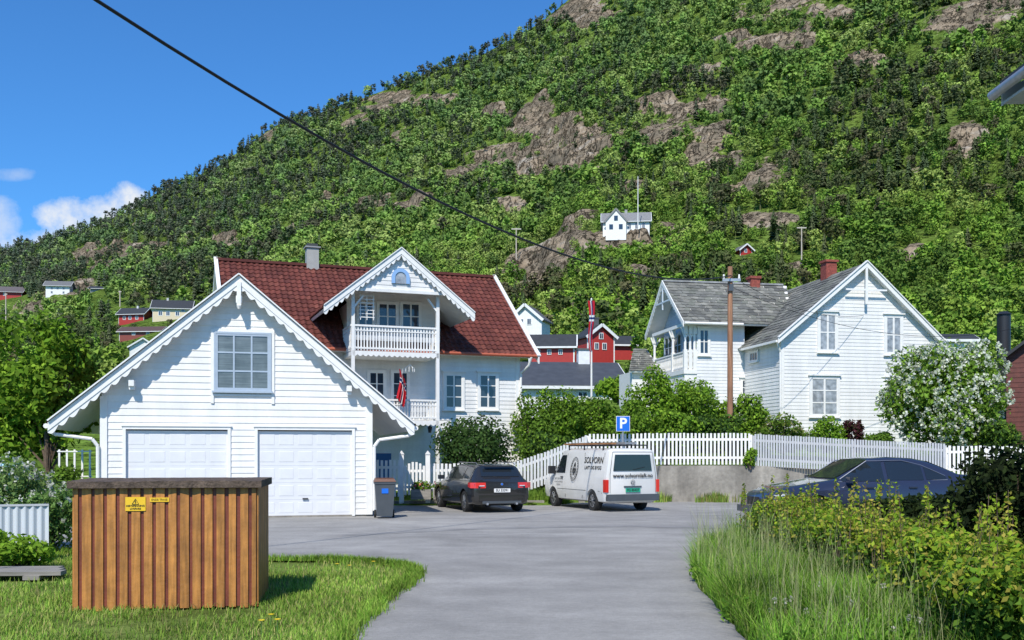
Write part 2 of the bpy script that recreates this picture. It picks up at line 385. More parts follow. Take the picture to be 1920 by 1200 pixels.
small_house('village_house','cream house with black roof and wide veranda in the left village',322,600,68,24,15,40,True,(.66,.56,.38),DK,10,[(-.6,.3,8,9),(-.2,.3,8,9),(.3,.3,8,9),(.6,.62,7,7)],(-.3,(.5,.5,.5)))
small_house('village_house','low brownish red house with brown roof below the cream house',262,632,80,12,9,36,True,(.22,.05,.035),(.10,.06,.05),-6,[(-.3,.3,7,7),(.4,.3,7,7)])
small_house('village_house','white house with dark roof low on the slope just above the garage roof',268,672,46,22,15,60,False,W,(.15,.16,.17),20,[])
small_house('village_house','small dark roofed house half hidden right of the far white house',182,545,24,5,4,20,True,(.3,.3,.3),DK,5,[])
small_house('village_house','white gabled house with steep roof above the red barn',985,632,62,34,26,60,False,W,(.12,.12,.13),-18,[(-.25,.38,9,12),(.25,.38,9,12)],D=125)
small_house('village_house','long red barn with dark roof and white corner boards left of the flagpole',1034,673,84,26,20,50,True,RED,DK,-4,[(-.6,.3,8,10),(-.1,.3,8,10),(.4,.3,8,10)],D=112)
small_house('village_house','red gabled house with white window trim right of the flagpole',1127,662,54,32,20,60,False,RED,DK,20,[(-.35,.12,9,13),(.25,.12,9,13),(0,.5,9,12)],(0,(.1,.1,.1)),D=118)
small_house('village_house','red outbuilding with dark roof joined behind the red gabled house',1168,660,46,16,14,40,True,RED,DK,8,[],D=124)
small_house('dark_roofed_house','white bungalow with broad charcoal roof behind the green shrubs',1072,745,205,22,50,240,True,W,(.06,.065,.075),6,[(-.5,.0,20,12),(.2,.0,20,12)],(.42,(.75,.75,.75)),D=66)
small_house('dark_roofed_house','distant dark roofed house barely rising behind the right end of the slate house',1795,660,60,24,8,40,True,W,DK,0,[],D=80)
def slope_pole(label,px,py,hpx,arms=1,group='wooden power poles on the hillside'):
    p=hit(px,py); s=p.y/F; r=empty('power_pole',p,0,label,'power pole',group); h=hpx*s
    mb=MB(); mb.tube((0,0,-1),(0,0,h),1.3*s,1.0*s,6,(.50,.43,.35)); mb.build('pole',M_COL,r)
    mb=MB(); mb.box(-9*s*arms,9*s*arms,-.1,.1,h-3*s,h-1*s,(.5,.45,.38)); mb.build('crossarm',M_COL,r)
    HOUSES.append((px,py,16,hpx,p.y))
slope_pole('pale wooden power pole with crossarm left of the hillside house',968,488,60)
slope_pole('tall wooden power pole with crossarm on the right hillside',1503,510,84)
slope_pole('wooden power pole rising over the left village',225,575,30,.3)
slope_pole('weathered wooden pole at the left edge below the red barn',11,612,62,.3)
p=hit(1193,436); s=p.y/F; r=empty('flagpole',p,0,'thin white flagpole standing beside the hillside house','flagpole')
mb=MB(); mb.tube((0,-4,0),(0,-4,95*s),.15,.10,6); mb.build('pole',M_WHITE,r); HOUSES.append((1193,436,8,95,p.y))

# ---------------------------------------------------------------- hillside trees
def var_dec(n,seed,br=.15):
    g=np.random.default_rng(seed)
    bl=[]
    for i in range(8):
        th=g.uniform(0,6.28); zz=g.uniform(.25,.85); rr=.22*math.sin(math.pi*min(1,(zz-.05)/.95))
        bl.append((math.cos(th)*rr,math.sin(th)*rr,zz,br,br,br*1.1))
    bl.append((0,0,.52,.2,.2,.38))
    B=np.array(bl); idx=g.integers(0,len(B),n)
    d=g.normal(size=(n,3)); d/=np.linalg.norm(d,axis=1)[:,None]
    P=B[idx,:3]+d*B[idx,3:6]*g.uniform(.7,1.08,n)[:,None]
    nn=d+.7*g.normal(size=(n,3)); nn/=np.linalg.norm(nn,axis=1)[:,None]
    t=np.cross(nn,g.normal(size=(n,3))); t/=np.linalg.norm(t,axis=1)[:,None]; b=np.cross(nn,t)
    s=(math.sqrt(1.15/n)*g.uniform(.6,1.2,n))[:,None]
    V=np.stack([P+t*s,P-t*s*.6+b*s*.75,P-t*s*.6-b*s*.75],1)
    f=g.uniform(.8,1.2,n)*(.75+.35*np.clip((P[:,2]-.2)/.7,0,1))  # lower crown coloured darker than the top, shade painted into the foliage
    return V,f
def var_con(n,seed,slim=.17):
    g=np.random.default_rng(seed); V=[];f=[]
    tiers=max(6,n//11)
    for i in range(tiers):
        z=.12+.86*i/tiers; r=slim*(1-(i/tiers))**.8+.015
        m=11
        for k in range(m):
            th=6.283*(k+g.random())/m; rr=r*g.uniform(.6,1.25); w=.34
            zz=z+g.uniform(-.02,.02)
            V.append([(0,0,zz+.10),(rr*math.cos(th-w),rr*math.sin(th-w),zz-.02),(rr*1.1*math.cos(th+w*.6),rr*1.1*math.sin(th+w*.6),zz-.045)])
            f.append(g.uniform(.7,1.3))
    V.append([(-.012,0,0),(.012,0,0),(0,0,.9)]);f.append(.8)
    V.append([(0,-.012,0),(0,.012,0),(0,0,.9)]);f.append(.8)
    return np.array(V),np.array(f)
def var_pine(n,seed):
    V,f=var_dec(n,seed); V=V*np.array([.72,.72,.66])+np.array([0,0,.34])
    T=[[(-.014,0,0),(.014,0,0),(0,0,.8)],[(0,-.014,0),(0,.014,0),(0,0,.8)]]
    return np.concatenate([V,np.array(T)]),np.concatenate([f*.9,[1.6,1.6]])
HI={'d':[var_dec(250,s) for s in (1,2,3,4)],'c':[var_con(130,s) for s in (5,6,7)],'p':[var_pine(190,s) for s in (8,9,10)]}
LO={'d':[var_dec(95,s,.16) for s in (11,12,13,14)],'c':[var_con(55,s,.19) for s in (15,16,17)],'p':[var_pine(85,s) for s in (18,19,20)]}
trees=[]
g=np.random.default_rng(99)
D=92.0
while D<1010:
    sp=np.interp(D,[92,200,500,1000],[3.7,4.0,5.0,6.9])
    x=-.72*D
    while x<.72*D:
        trees.append((x+g.uniform(-.5,.5)*sp,D+g.uniform(-.5,.5)*sp)); x+=sp*g.uniform(.8,1.2)
    D+=sp*.95
T=np.array(trees); u=T[:,0]/T[:,1]; ok=np.abs(u)<.60; T=T[ok]; u=u[ok]
Z_,m_=HH(u,T[:,1]); Dr_=np.interp(u*F+960,[0,1920],[1000,620])
tt=(T[:,1]-150)/(Dr_-150)
n2=fbm(T[:,0]/45,T[:,1]/55,3,61); n3=fbm(T[:,0]/25+3,T[:,1]/25,3,71); n4=fbm(T[:,0]/20+7,T[:,1]/26,3,81)
px=u*F+960; py=HY-(Z_-CH)/T[:,1]*F
_,m_up=HH(u,T[:,1]+7)
mr=np.maximum(m_,m_up*.75)
keep=(g.random(len(T))>np.clip(mr*2.6-.6,0,.88))&(tt<1.01)
keep&=(g.random(len(T))<np.where(n3>.68,.55,1))
meadow=(px<420)&(py>555)&(py<720)
keep&=~(meadow&(g.random(len(T))<.75))
keep&=~((T[:,1]<150)&(g.random(len(T))<.3))
pp=np.clip(.05+tt*.36+(n2-.5)*2.2+(px<500)*.2,0.04,.85); pp=np.where(T[:,1]<200,pp*.3,pp)
pp=np.where((px>1330)&(px<1560)&(py>330)&(py<480),.6,pp)
pp=np.maximum(pp,(tt>.94)*.65)
kind=np.where(g.random(len(T))<pp,np.where(g.random(len(T))<.42,'c','p'),'d')
hgt=np.where(kind=='d',g.uniform(4.,9.5,len(T)),g.uniform(5.5,11.5,len(T)))*np.interp(T[:,1],[90,180,500,1000],[.55,.75,1.,1.15])
hgt=np.where(mr>.3,hgt*.65,hgt)
top=HY-(Z_+hgt-CH)/T[:,1]*F
for (hx,hy,wp,hp,hD) in HOUSES:
    keep&=~((np.abs(px-hx)<wp*.58+hgt*.2/T[:,1]*F)&(T[:,1]<hD+12)&(top<hy-hp*.22)&(py>hy-hp))
I=np.where(keep)[0]
size=hgt[I]/T[I,1]
vis=(np.abs(u[I])<.52)&(py[I]<740)&(top[I]<700)
order=I[np.argsort(-(size*vis))]; big=order[:290]; rest=order[290:]
palD=np.array([(.17,.29,.04),(.22,.34,.048),(.14,.24,.035),(.11,.18,.035),(.26,.34,.075),(.19,.28,.045)])
palC=np.array([(.055,.08,.032),(.07,.10,.037),(.08,.095,.042)]); palP=np.array([(.09,.12,.04),(.105,.125,.047),(.12,.115,.055)])
PAL={'d':palD,'c':palC,'p':palP}
def pick(kd,q):
    if kd=='d':
        i=np.clip(((n4[q]-.30)/.40*len(palD)+g.normal(0,.8,len(q))).astype(int),0,len(palD)-1)
        o_=np.array([3,2,0,5,1,4]); return palD[o_[i]]
    return PAL[kd][g.integers(0,len(PAL[kd]),len(q))]
Vs=[];Cs=[]
for kd in 'dcp':
    for hi in (0,1):
        sel=[j for j in rest if kind[j]==kd and ((T[j,1]<400)==(hi==1))]
        if not sel: continue
        src=(HI if hi else LO)[kd]; sel=np.array(sel); vi=g.integers(0,len(src),len(sel))
        for k in range(len(src)):
            q=sel[vi==k]
            if not len(q): continue
            Vv,ff=src[k]
            th=g.uniform(0,6.28,len(q)); c,s_=np.cos(th),np.sin(th); h=hgt[q]; wd=h*g.uniform(.8,1.4,len(q))
            x=Vv[None,...,0]; y=Vv[None,...,1]; z=Vv[None,...,2]
            e=lambda a:a[:,None,None]
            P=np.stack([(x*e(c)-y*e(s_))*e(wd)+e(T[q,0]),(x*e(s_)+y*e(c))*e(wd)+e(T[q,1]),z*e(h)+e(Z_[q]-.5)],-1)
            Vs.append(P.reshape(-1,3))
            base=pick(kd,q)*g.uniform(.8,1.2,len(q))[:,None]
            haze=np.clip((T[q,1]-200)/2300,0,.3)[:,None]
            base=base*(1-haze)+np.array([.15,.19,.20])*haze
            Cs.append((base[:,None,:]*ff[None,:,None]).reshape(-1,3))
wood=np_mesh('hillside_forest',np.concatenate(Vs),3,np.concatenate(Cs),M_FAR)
tag(wood,'dense mixed forest of pines and birches covering the steep mountain side','forest',kind='stuff')
NM={'d':('birch_tree','light green leafy tree on the lower mountain slope behind the village','leafy trees on the lower slope','tree'),
    'c':('spruce_tree','dark pointed spruce on the lower mountain slope behind the village','spruces on the lower slope','tree'),
    'p':('pine_tree','dark bushy pine with bare trunk on the lower mountain slope','pines on the lower slope','tree')}
lib={}
for j in big:
    kd=str(kind[j]); a_=int(g.integers(0,len(HI[kd]))); b_=int(g.integers(0,len(PAL[kd])))
    if (kd,a_,b_) not in lib:
        Vv,ff=HI[kd][a_]
        o=np_mesh(NM[kd][0],Vv.reshape(-1,3),3,PAL[kd][b_][None]*ff[:,None],M_FAR); lib[(kd,a_,b_)]=o
    else:
        o=lib[(kd,a_,b_)].copy(); COL.objects.link(o)
    o.location=(T[j,0],T[j,1],Z_[j]-.3); w=hgt[j]*g.uniform(.85,1.35); o.scale=(w,w,hgt[j]); o.rotation_euler=(0,0,g.uniform(0,6.28))
    tag(o,NM[kd][1],NM[kd][3],NM[kd][2])

# ---------------------------------------------------------------- ground
def sheet(name, poly, z, m, tag_=True):
    me=bpy.data.meshes.new(name); bm=bmesh.new()
    vs=[bm.verts.new((x,y,z)) for x,y in poly]; bm.faces.new(vs); bm.normal_update()
    bmesh.ops.triangulate(bm,faces=bm.faces[:]); bm.to_mesh(me); bm.free()
    o=link(name,me,m,None); 
    if tag_: tag(o,kind='structure')
    return o
M_SOIL=mat('grassy_soil',(.145,.195,.05),.95,noise=[(.8,.4),(6,.4)],bump=(20,.6,.03),diffuse=True)
M_ASPH=mat('asphalt',(.335,.325,.31),.85,spec=.3,noise=[(.3,.20),(1.7,.13),(14,.10),(120,.22)],streak=(.5,.14,(.4,2.5,1)),bump=(150,.5,.008))
sheet('ground',[(-1500,-200),(1500,-200),(1500,3000),(-1500,3000)],-.03,M_SOIL)
def g2(px,py): 
    D=CH*F/(py-HY); return ((px-960)/F*D,D)
def smoothpoly(pts,n=6,closed=False):
    out=[]
    for i in range(len(pts)-1):
        p0=pts[max(i-1,0)];p1=pts[i];p2=pts[i+1];p3=pts[min(i+2,len(pts)-1)]
        for k in range(n):
            t=k/n
            out.append(tuple(.5*((2*b)+(-a+c)*t+(2*a-5*b+4*c-d)*t*t+(-a+3*b-3*c+d)*t**3)+random.uniform(-.03,.03) for a,b,c,d in zip(p0,p1,p2,p3)))
    out.append(pts[-1]); return out
EDGE_L=smoothpoly([(-1.2,-2),(-1.25,5),g2(650,1200),g2(735,1115),g2(783,1078),g2(740,1060),g2(640,1052),g2(500,1050),(-6.2,15.6),(-9,16.2)])
EDGE_R=smoothpoly([(2.0,-2),(2.0,5),g2(1400,1200),g2(1345,1140),g2(1302,1085),g2(1320,1050),g2(1390,1000),(5.0,19.2),(9,19.0),(16,18)])
road=sheet('road',EDGE_L+[(-11,20),(-10.6,24),(-9,31),(-5,30.9),(-1,31.2),(1.2,31.6),(3.2,32.7),(3.6,32.94),(9,32.94),(22,32.94),(22,18)]+EDGE_R[::-1],.004,M_ASPH)
M_PATCH=mat('asphalt_patch',(.25,.245,.24),.9,noise=[(1.5,.2),(80,.2)])
sheet('asphalt_seam',[g2(640,1003),g2(900,990),g2(1180,985),g2(1560,993),g2(1560,996),g2(1180,988),g2(900,993),g2(640,1006)],.008,M_PATCH)
mb=MB(); mb.bar((-4.6,30.75,.05),(1.0,31.1,.05),.18,.16); k=mb.build('kerb',M_CONC); tag(k,kind='structure')

# ---------------------------------------------------------------- building helpers
class Fr:
    def __init__(s,O,a,z0=0): s.O=O; s.a=R(a); s.c=math.cos(s.a); s.s=math.sin(s.a); s.z0=z0
    def x(s,px,y): u=(px-960)/F; return (u*(s.O[1]+y*s.c)-s.O[0]+y*s.s)/(s.c-u*s.s)
    def D(s,x,y): return s.O[1]+x*s.s+y*s.c
    def z(s,px,py,y): D=s.D(s.x(px,y),y); return CH+(HY-py)/F*D-s.z0
def w2(fr,x,y,z): return (fr.O[0]+x*fr.c-y*fr.s, fr.O[1]+x*fr.s+y*fr.c, z+fr.z0)
def siding(mb,xr,z0,z1,bh,tone=TW):
    n=max(1,round((z1-z0)/bh)); h=(z1-z0)/n
    for i in range(n):
        a=z0+i*h; b=a+h; (l0,r0),(l1,r1)=xr(a),xr(b)
        if r0<=l0: continue
        if r1<l1: r1=l1=(r1+l1)/2
        k=random.uniform(.95,1.03); c=tuple(t*k for t in tone)
        mb.face([(l0,-.018,a),(r0,-.018,a),(r1,-.003,b),(l1,-.003,b)],c)
        mb.face([(l0,-.018,a),(r0,-.018,a),(r0,.0,a-.001),(l0,.0,a-.001)],c)
def Wm(side,x0,x1,y0,y1):
    if side=='front': return Matrix.Translation((x0,y0,0)),x1-x0
    if side=='left': return Matrix.Translation((x0,y1,0))@Matrix.Rotation(R(-90),4,'Z'),y1-y0
    if side=='right': return Matrix.Translation((x1,y0,0))@Matrix.Rotation(R(90),4,'Z'),y1-y0
    return Matrix.Translation((x1,y1,0))@Matrix.Rotation(R(180),4,'Z'),x1-x0
def wallbox(root,x0,x1,y0,y1,z0,z1,bh=.15,gz=None,gaxis='x',sides=('front','left','right','back'),tone=TW,cboard=.12):
    for sd in sides:
        M,L=Wm(sd,x0,x1,y0,y1); mb=MB(M); siding(mb,lambda z:(0,L),z0,z1,bh,tone)
        if gz and ((gaxis=='y')==(sd in('front','back'))):
            siding(mb,lambda z:(L/2*(z-z1)/(gz-z1),L-L/2*(z-z1)/(gz-z1)),z1,gz,bh,tone)
        mb.build('wall',M_WALL,root)
    for x in (x0,x1):
        for y in (y0,y1):
            sx=-1 if x==x0 else 1; sy=-1 if y==y0 else 1
            mb=MB(); mb.box(min(x+sx*.035,x-sx*cboard),max(x+sx*.035,x-sx*cboard),min(y+sy*.035,y-sy*cboard),max(y+sy*.035,y-sy*cboard),z0,z1-.03); mb.build('corner_board',M_WHITE,root)
def window(root,M,x0,x1,z0,z1,cols,rows,frame=None,glass=None,cas=.09,hood=True,mun=.03,tr=None):
    frame=frame or M_WHITE; glass=glass or M_GLASS
    mb=MB(M); c=cas
    mb.box(x0-c,x0,-.065,.0,z0-c,z1+c); mb.box(x1,x1+c,-.065,0,z0-c,z1+c); mb.box(x0,x1,-.065,0,z1,z1+c); mb.box(x0,x1,-.065,0,z0-c,z0)
    if hood: mb.box(x0-c-.05,x1+c+.05,-.13,-.0,z1+c,z1+c+.05)
    wn=mb.build('window',tr or frame,root)
    mb=MB(M); mb.box(x0-c-.04,x1+c+.04,-.12,-.066,z0-c-.03,z0-c+.015); mb.build('sill',tr or frame,wn)
    mb=MB(M); w=(x1-x0)/cols
    e=.045
    mb.box(x0,x0+e,-.058,-.03,z0,z1); mb.box(x1-e,x1,-.058,-.03,z0,z1); mb.box(x0+e,x1-e,-.058,-.03,z0,z0+e); mb.box(x0+e,x1-e,-.058,-.03,z1-e,z1)
    for i in range(1,cols):
        t=mun*(1.6 if (cols%2==0 and i==cols//2) else 1); mb.box(x0+i*w-t/2,x0+i*w+t/2,-.056,-.03,z0+e,z1-e)
    h=(z1-z0)/rows
    for j in range(1,rows): mb.box(x0+e,x1-e,-.053,-.03,z0+j*h-mun/2,z0+j*h+mun/2)
    mb.build('muntins',frame,wn)
    mb=MB(M); mb.box(x0+.005,x1-.005,-.036,-.028,z0+.005,z1-.005); mb.build('pane',glass,wn)
    return wn
def tiled(mb,A,B,C,D,tw,th,kind,cols):
    A,B,C,D=map(Vector,(A,B,C,D)); n=(B-A).cross(D-A).normalized()
    if n.z<0: n=-n
    nv=max(1,round((D-A).length/th)); nu=max(1,round(max((B-A).length,(C-D).length)/tw))
    P=lambda a,b:(A*(1-a)+B*a)*(1-b)+(D*(1-a)+C*a)*b
    for j in range(nv):
        for i in range(nu):
            c=random.choice(cols); k=random.uniform(.85,1.15); c=tuple(q*k for q in c)
            if kind=='pan':
                m=5; pts=[]
                for r_,(v,hh) in enumerate(((j/nv,0),(j/nv,.04),((j+1)/nv,.012))):
                    for q in range(m+1):
                        w=q/m; prof=.045*(.5+.5*math.cos(w*2*math.pi)) 
                        pts.append(P((i+w)/nu,v)+n*(hh+(prof if r_ else prof*.6)))
                fs=[(r_*(m+1)+q,r_*(m+1)+q+1,(r_+1)*(m+1)+q+1,(r_+1)*(m+1)+q) for r_ in range(2) for q in range(m)]
                mb.mesh(pts,fs,c)
            else:
                o=.5/nu if j%2 else 0; a0=min(max(i/nu-o+random.uniform(-.08,.08)/nu,0),1); a1=min((i+1)/nu-o,1); v0=max(0,(j-.12+random.uniform(-.1,.1))/nv); h0=random.uniform(.02,.04)
                p0=P(a0,v0);p1=P(a1,v0);p2=P(a1,(j+1)/nv);p3=P(a0,(j+1)/nv)
                mid=(p0+p1)/2-(p3-p0)*.12
                mb.mesh([p0+n*h0,mid+n*h0,p1+n*h0,p2+n*.008,p3+n*.008,p0,p1],[(0,1,2,3,4),(0,2,6,5)],c)
def slope(root,A,B,C,D,kind,name='roof',th=.09):
    A,B,C,D=map(Vector,(A,B,C,D)); n=(B-A).cross(D-A).normalized()
    if n.z<0: n=-n
    mb=MB()
    if kind=='pan': tiled(mb,A,B,C,D,.21,.31,'pan',[(.135,.040,.030),(.15,.043,.032),(.12,.036,.029),(.165,.052,.038),(.13,.037,.028)]); m=M_TILE
    else: tiled(mb,A,B,C,D,.34,.26,'slate',[(.16,.16,.142),(.20,.20,.175),(.13,.13,.118),(.225,.22,.19),(.175,.18,.15)]); m=M_SLATE
    ro=mb.build(name,m,root)
    mb=MB(); q=[p-n*.01 for p in (A,B,C,D)]; mb.hexa([p-n*th for p in q]+q); mb.build('roof_boarding',M_WHITE,ro)
    return ro
def barge(root,P,Q,out,wid,thick=.05,amp=0,period=.3,drop0=0,name='bargeboard',parent=None,m=None):
    P,Q,out=Vector(P),Vector(Q),Vector(out); L=(Q-P).length; n=max(1,int(L/period*8)) if amp else 1
    mb=MB(); dn=Vector((0,0,-1))
    for i in range(n):
        s0,s1=i/n,(i+1)/n
        w0=wid+(amp*abs(math.sin(math.pi*s0*L/period)) if amp else 0); w1=wid+(amp*abs(math.sin(math.pi*s1*L/period)) if amp else 0)
        a=P.lerp(Q,s0)+dn*drop0; b=P.lerp(Q,s1)+dn*drop0
        mb.hexa([a,b,b+dn*w1,a+dn*w0,a+out*thick,b+out*thick,b+dn*w1+out*thick,a+dn*w0+out*thick])
    return mb.build(name,m or M_WHITE,root)
def balustrade(root,p,q,z0,z1,name='railing',step=.10,bw=.055):
    p,q=Vector((*p,0)),Vector((*q,0)); L=(q-p).length; n=int(L/step); mb=MB(); d=(q-p)/L
    mb.bar(p+Vector((0,0,z1)),q+Vector((0,0,z1)),.09,.06); mb.bar(p+Vector((0,0,z0+.1)),q+Vector((0,0,z0+.1)),.06,.06)
    mb.bar(p+Vector((0,0,z1-.16)),q+Vector((0,0,z1-.16)),.05,.035)
    for i in range(n+1):
        a=p+d*(i*L/n); w=bw*(1 if i%2 else .8)
        mb.bar(a+Vector((0,0,z0+.02)),a+Vector((0,0,z1-.02)),w,.022)
        mb.bar(a+Vector((0,0,z0+(z1-z0)*.42)),a+Vector((0,0,z0+(z1-z0)*.62)),w*1.55,.026)
    return mb.build(name,M_WHITE,root)

# ---------------------------------------------------------------- GARAGE
ga=Fr((-9.79,23.75),14)
GAR=empty('garage',(-9.79,23.75,0),R(14),'white clapboard double garage with scalloped gable trim, nearest building on the left','garage')
WL=6.4; xc=3.17; yo=-.34; hwid=4.28; ze=2.27; zr=5.86
rk=(zr-ze)/hwid
zw=zr-rk*3.2-.16
d1=(ga.x(236,0),ga.x(427,0)); d2=(ga.x(483,0),ga.x(660,0)); dz=ga.z(483,806,0)
GB=.155
mb=MB()
siding(mb,lambda z:(0,d1[0]-.05),.05,dz,GB); siding(mb,lambda z:(d1[1]+.05,d2[0]-.05),.05,dz,GB); siding(mb,lambda z:(d2[1]+.05,WL),.05,dz,GB)
siding(mb,lambda z:(0,WL),dz,zw,GB)
siding(mb,lambda z:(xc-(zr-.16-z)/rk,xc+(zr-.16-z)/rk) if z>zw+.01 else (0,WL),zw,zr-.2,GB)
mb.build('wall',M_WALL,GAR)
for sd in ('left','right','back'):
    M,L=Wm(sd,0,WL,0,6.2); mb=MB(M); siding(mb,lambda z:(0,L),.05,zw-.02,GB); mb.build('wall',M_WALL,GAR)
mb=MB(); mb.box(-.01,WL+.01,.01,6.19,-.1,.05); mb.build('foundation',M_CONC,GAR)
for x0,x1 in ((-.03,.13),(WL-.13,WL+.03)):
    mb=MB(); mb.box(x0,x1,-.05,.1,.05,zw-.05); mb.build('corner_board',M_WHITE,GAR)
M_DOOR=mat('garage_door_white',(.70,.70,.71),.4,noise=(3,.05))
for (a,b) in (d1,d2):
    mb=MB(); mb.box(a,b,.05,.09,.03,dz-.03)
    rows=5; cols=5; 
    for r_ in range(rows):
        for c_ in range(cols):
            w=(b-a)/cols; h=(dz-.06)/rows; X0=a+c_*w+.05; X1=a+(c_+1)*w-.05; Z0=.03+r_*h+.08; Z1=.03+(r_+1)*h-.07
            e=.02
            mb.mesh([(X0,.048,Z0),(X1,.048,Z0),(X1,.048,Z1),(X0,.048,Z1),(X0+e,.044,Z0+e),(X1-e,.044,Z0+e),(X1-e,.044,Z1-e),(X0+e,.044,Z1-e)],[(0,1,5,4),(1,2,6,5),(2,3,7,6),(3,0,4,7),(4,5,6,7)])
    for r_ in range(1,rows): mb.box(a+.01,b-.01,.046,.0495,.03+r_*(dz-.06)/rows-.004,.03+r_*(dz-.06)/rows+.004,(.5,.5,.5))
    dr=mb.build('garage_door',M_DOOR,GAR)
    mb=MB(); mb.box(a-.07,a,-.045,.1,.02,dz+.0); mb.box(b,b+.07,-.045,.1,.02,dz); mb.box(a-.07,b+.07,-.045,.1,dz,dz+.07); mb.box(a-.1,b+.1,-.07,-.0,dz+.07,dz+.1); mb.build('door_frame',M_WHITE,dr)
    mb=MB(); mb.box((a+b)/2-.07,(a+b)/2+.07,.0,.033,.45,.48); mb.build('handle',M_BLACK,dr)
window(GAR,Matrix(),ga.x(405,0),ga.x(505,0),ga.z(455,731,0),ga.z(455,627,0),3,3,M_BLUEFR,M_BLIND,.05,False,.04)
x0,x1=ga.x(397,0),ga.x(513,0); mb=MB(); z0=ga.z(455,757,0); z1=ga.z(455,619,0)
mb.box(x0-.02,x0+.05,-.045,0,z0,z1); mb.box(x1-.05,x1+.02,-.045,0,z0,z1); mb.box(x0+.05,x1-.05,-.045,0,z1-.06,z1+.02); mb.box(x0+.05,x1-.05,-.05,0,z0+.18,z0+.23)
mb.build('window_surround',M_WHITE,GAR)
for sg in (-1,1):
    xe=xc+sg*hwid
    slope(GAR,(xe,yo,ze),(xe,6.6,ze),(xc,6.6,zr),(xc,yo,zr),'pan',th=.12)
    barge(GAR,(xe,yo-.02,ze+.05),(xc,yo-.02,zr+.05),(0,-1,0),.20,.04,name='bargeboard')
    barge(GAR,(xe,yo-.01,ze-.12),(xc,yo-.01,zr-.12),(0,-1,0),.07,.03,.10,.30,name='scalloped_trim')
    mb=MB(); mb.bar((xe,yo-.05,ze+.09),(xc,yo-.05,zr+.09),.16,.03); mb.build('verge_cap',M_WHITE,GAR)
    mb=MB(); mb.tube((xe+sg*.05,yo,ze-.03),(xe+sg*.05,6.5,ze-.03),.06,.06,8); gu=mb.build('gutter',M_WHITE,GAR,40)
    xw=(-.07 if sg<0 else WL+.07)
    mb=MB(); mb.path([(xe+sg*.02,yo+.12,ze-.06),(xe-sg*.1,yo+.15,ze-.22),(xw+sg*.12,-.12,ze-.33),(xw,-.10,ze-.5),(xw,-.10,.15)],.042,8); mb.build('downpipe',M_WHITE,gu,40)
for px_,py_ in ((246,722),(655,732)):
    x=ga.x(px_,-.3); z=ga.z(px_,py_,-.3); mb=MB(); mb.box(x-.06,x+.06,yo+.02,0,z-.02,z+.12); mb.box(x-.06,x+.06,yo+.1,-.1,z-.1,z-.02); mb.build('purlin_end',M_WHITE,GAR)
mb=MB(); z=ga.z(457,570,-.55); mb.box(xc-.07,xc+.07,yo-.06,0,z+.05,z+.22); mb.box(xc-.05,xc+.05,yo-.09,yo-.02,z-.02,zr-.1); mb.tube((xc,yo-.055,z-.1),(xc,yo-.055,z-.02),.03,.06,8); mb.build('apex_pendant',M_WHITE,GAR)

# ---------------------------------------------------------------- RED ROOFED HOUSE
RO=(-9.41,32.75); rh=Fr(RO,20,.25)
RH=empty('red_roofed_house',(RO[0],RO[1],.25),R(20),'white house with red tiled roof and carved gable balcony behind the garage','house')
Zr=8.82-.25; Ze=5.16-.25; HWD=4.95; LL=11.0; rk2=(Zr-Ze)/HWD; yw=.6
slope(RH,(0,0,Ze),(LL,0,Ze),(LL,HWD,Zr),(0,HWD,Zr),'pan')
slope(RH,(0,2*HWD,Ze),(LL,2*HWD,Ze),(LL,HWD,Zr),(0,HWD,Zr),'pan')
wallbox(RH,.45,LL-.5,yw,2*HWD-yw,-.3,Ze+rk2*yw-.12,.15,Zr-.2,'x')
mb=MB(); mb.tube((0,-0.02,Ze+.0),(LL,-.02,Ze+.0),.06,.06,8); mb.build('gutter',mat('terracotta_edge',(.42,.10,.05),.5),RH,40)
mb=MB(); mb.box(-.02,LL+.02,HWD-.13,HWD+.13,Zr+.02,Zr+.12,(.12,.036,.03)); mb.build('ridge_cap',M_TILE,RH)
for x,o in ((0,-1),(LL,1)):
    barge(RH,(x,-.1,Ze-.02),(x,HWD,Zr+.12),(o,0,0),.26,.05); barge(RH,(x,2*HWD+.1,Ze-.02),(x,HWD,Zr+.12),(o,0,0),.26,.05)
    mb=MB(); mb.bar((x+o*.03,-.12,Ze+.0),(x+o*.03,HWD,Zr+.14),.14,.05); mb.build('verge_cap',M_WHITE,RH)
mb=MB(); mb.path([(LL-.25,-.05,Ze-.05),(LL-.3,.1,Ze-.35),(LL-.45,yw-.08,Ze-.6),(LL-.45,yw-.08,0)],.045,8); mb.build('downpipe',M_WHITE,RH,40)
for a,b in ((833,868),(897,932)):
    window(RH,Matrix.Translation((0,yw,0)),rh.x(a,yw)+.03,rh.x(b,yw)-.03,rh.z(a,765,yw),rh.z(a,702,yw),2,3,M_WHITE,M_GLASS,.08,True,.035)
cx=rh.x(585,HWD); mb=MB(); zt=rh.z(585,464,HWD); mb.box(cx-.23,cx+.23,HWD-.23,HWD+.23,Zr-.5,zt-.05,(.36,.35,.33)); mb.box(cx-.29,cx+.29,HWD-.29,HWD+.29,zt-.05,zt,(.3,.3,.3)); mb.box(cx-.2,cx+.2,HWD-.2,HWD+.2,zt,zt+.12,(.05,.05,.05)); mb.build('chimney',M_COL,RH)
yd=-1.35; ax=rh.x(752,yd); az=rh.z(752,470,yd); ez=rh.z(752,585,yd); hl=ax-rh.x(598,yd); hr_=rh.x(882,yd)-ax; hd=(hl+hr_)/2
def ymain(z): return (z-Ze)/rk2
slope(RH,(ax-hd,yd,ez),(ax-hd,ymain(ez),ez),(ax,ymain(az),az),(ax,yd,az),'pan','dormer_roof')
slope(RH,(ax+hd,yd,ez),(ax+hd,ymain(ez),ez),(ax,ymain(az),az),(ax,yd,az),'pan','dormer_roof')
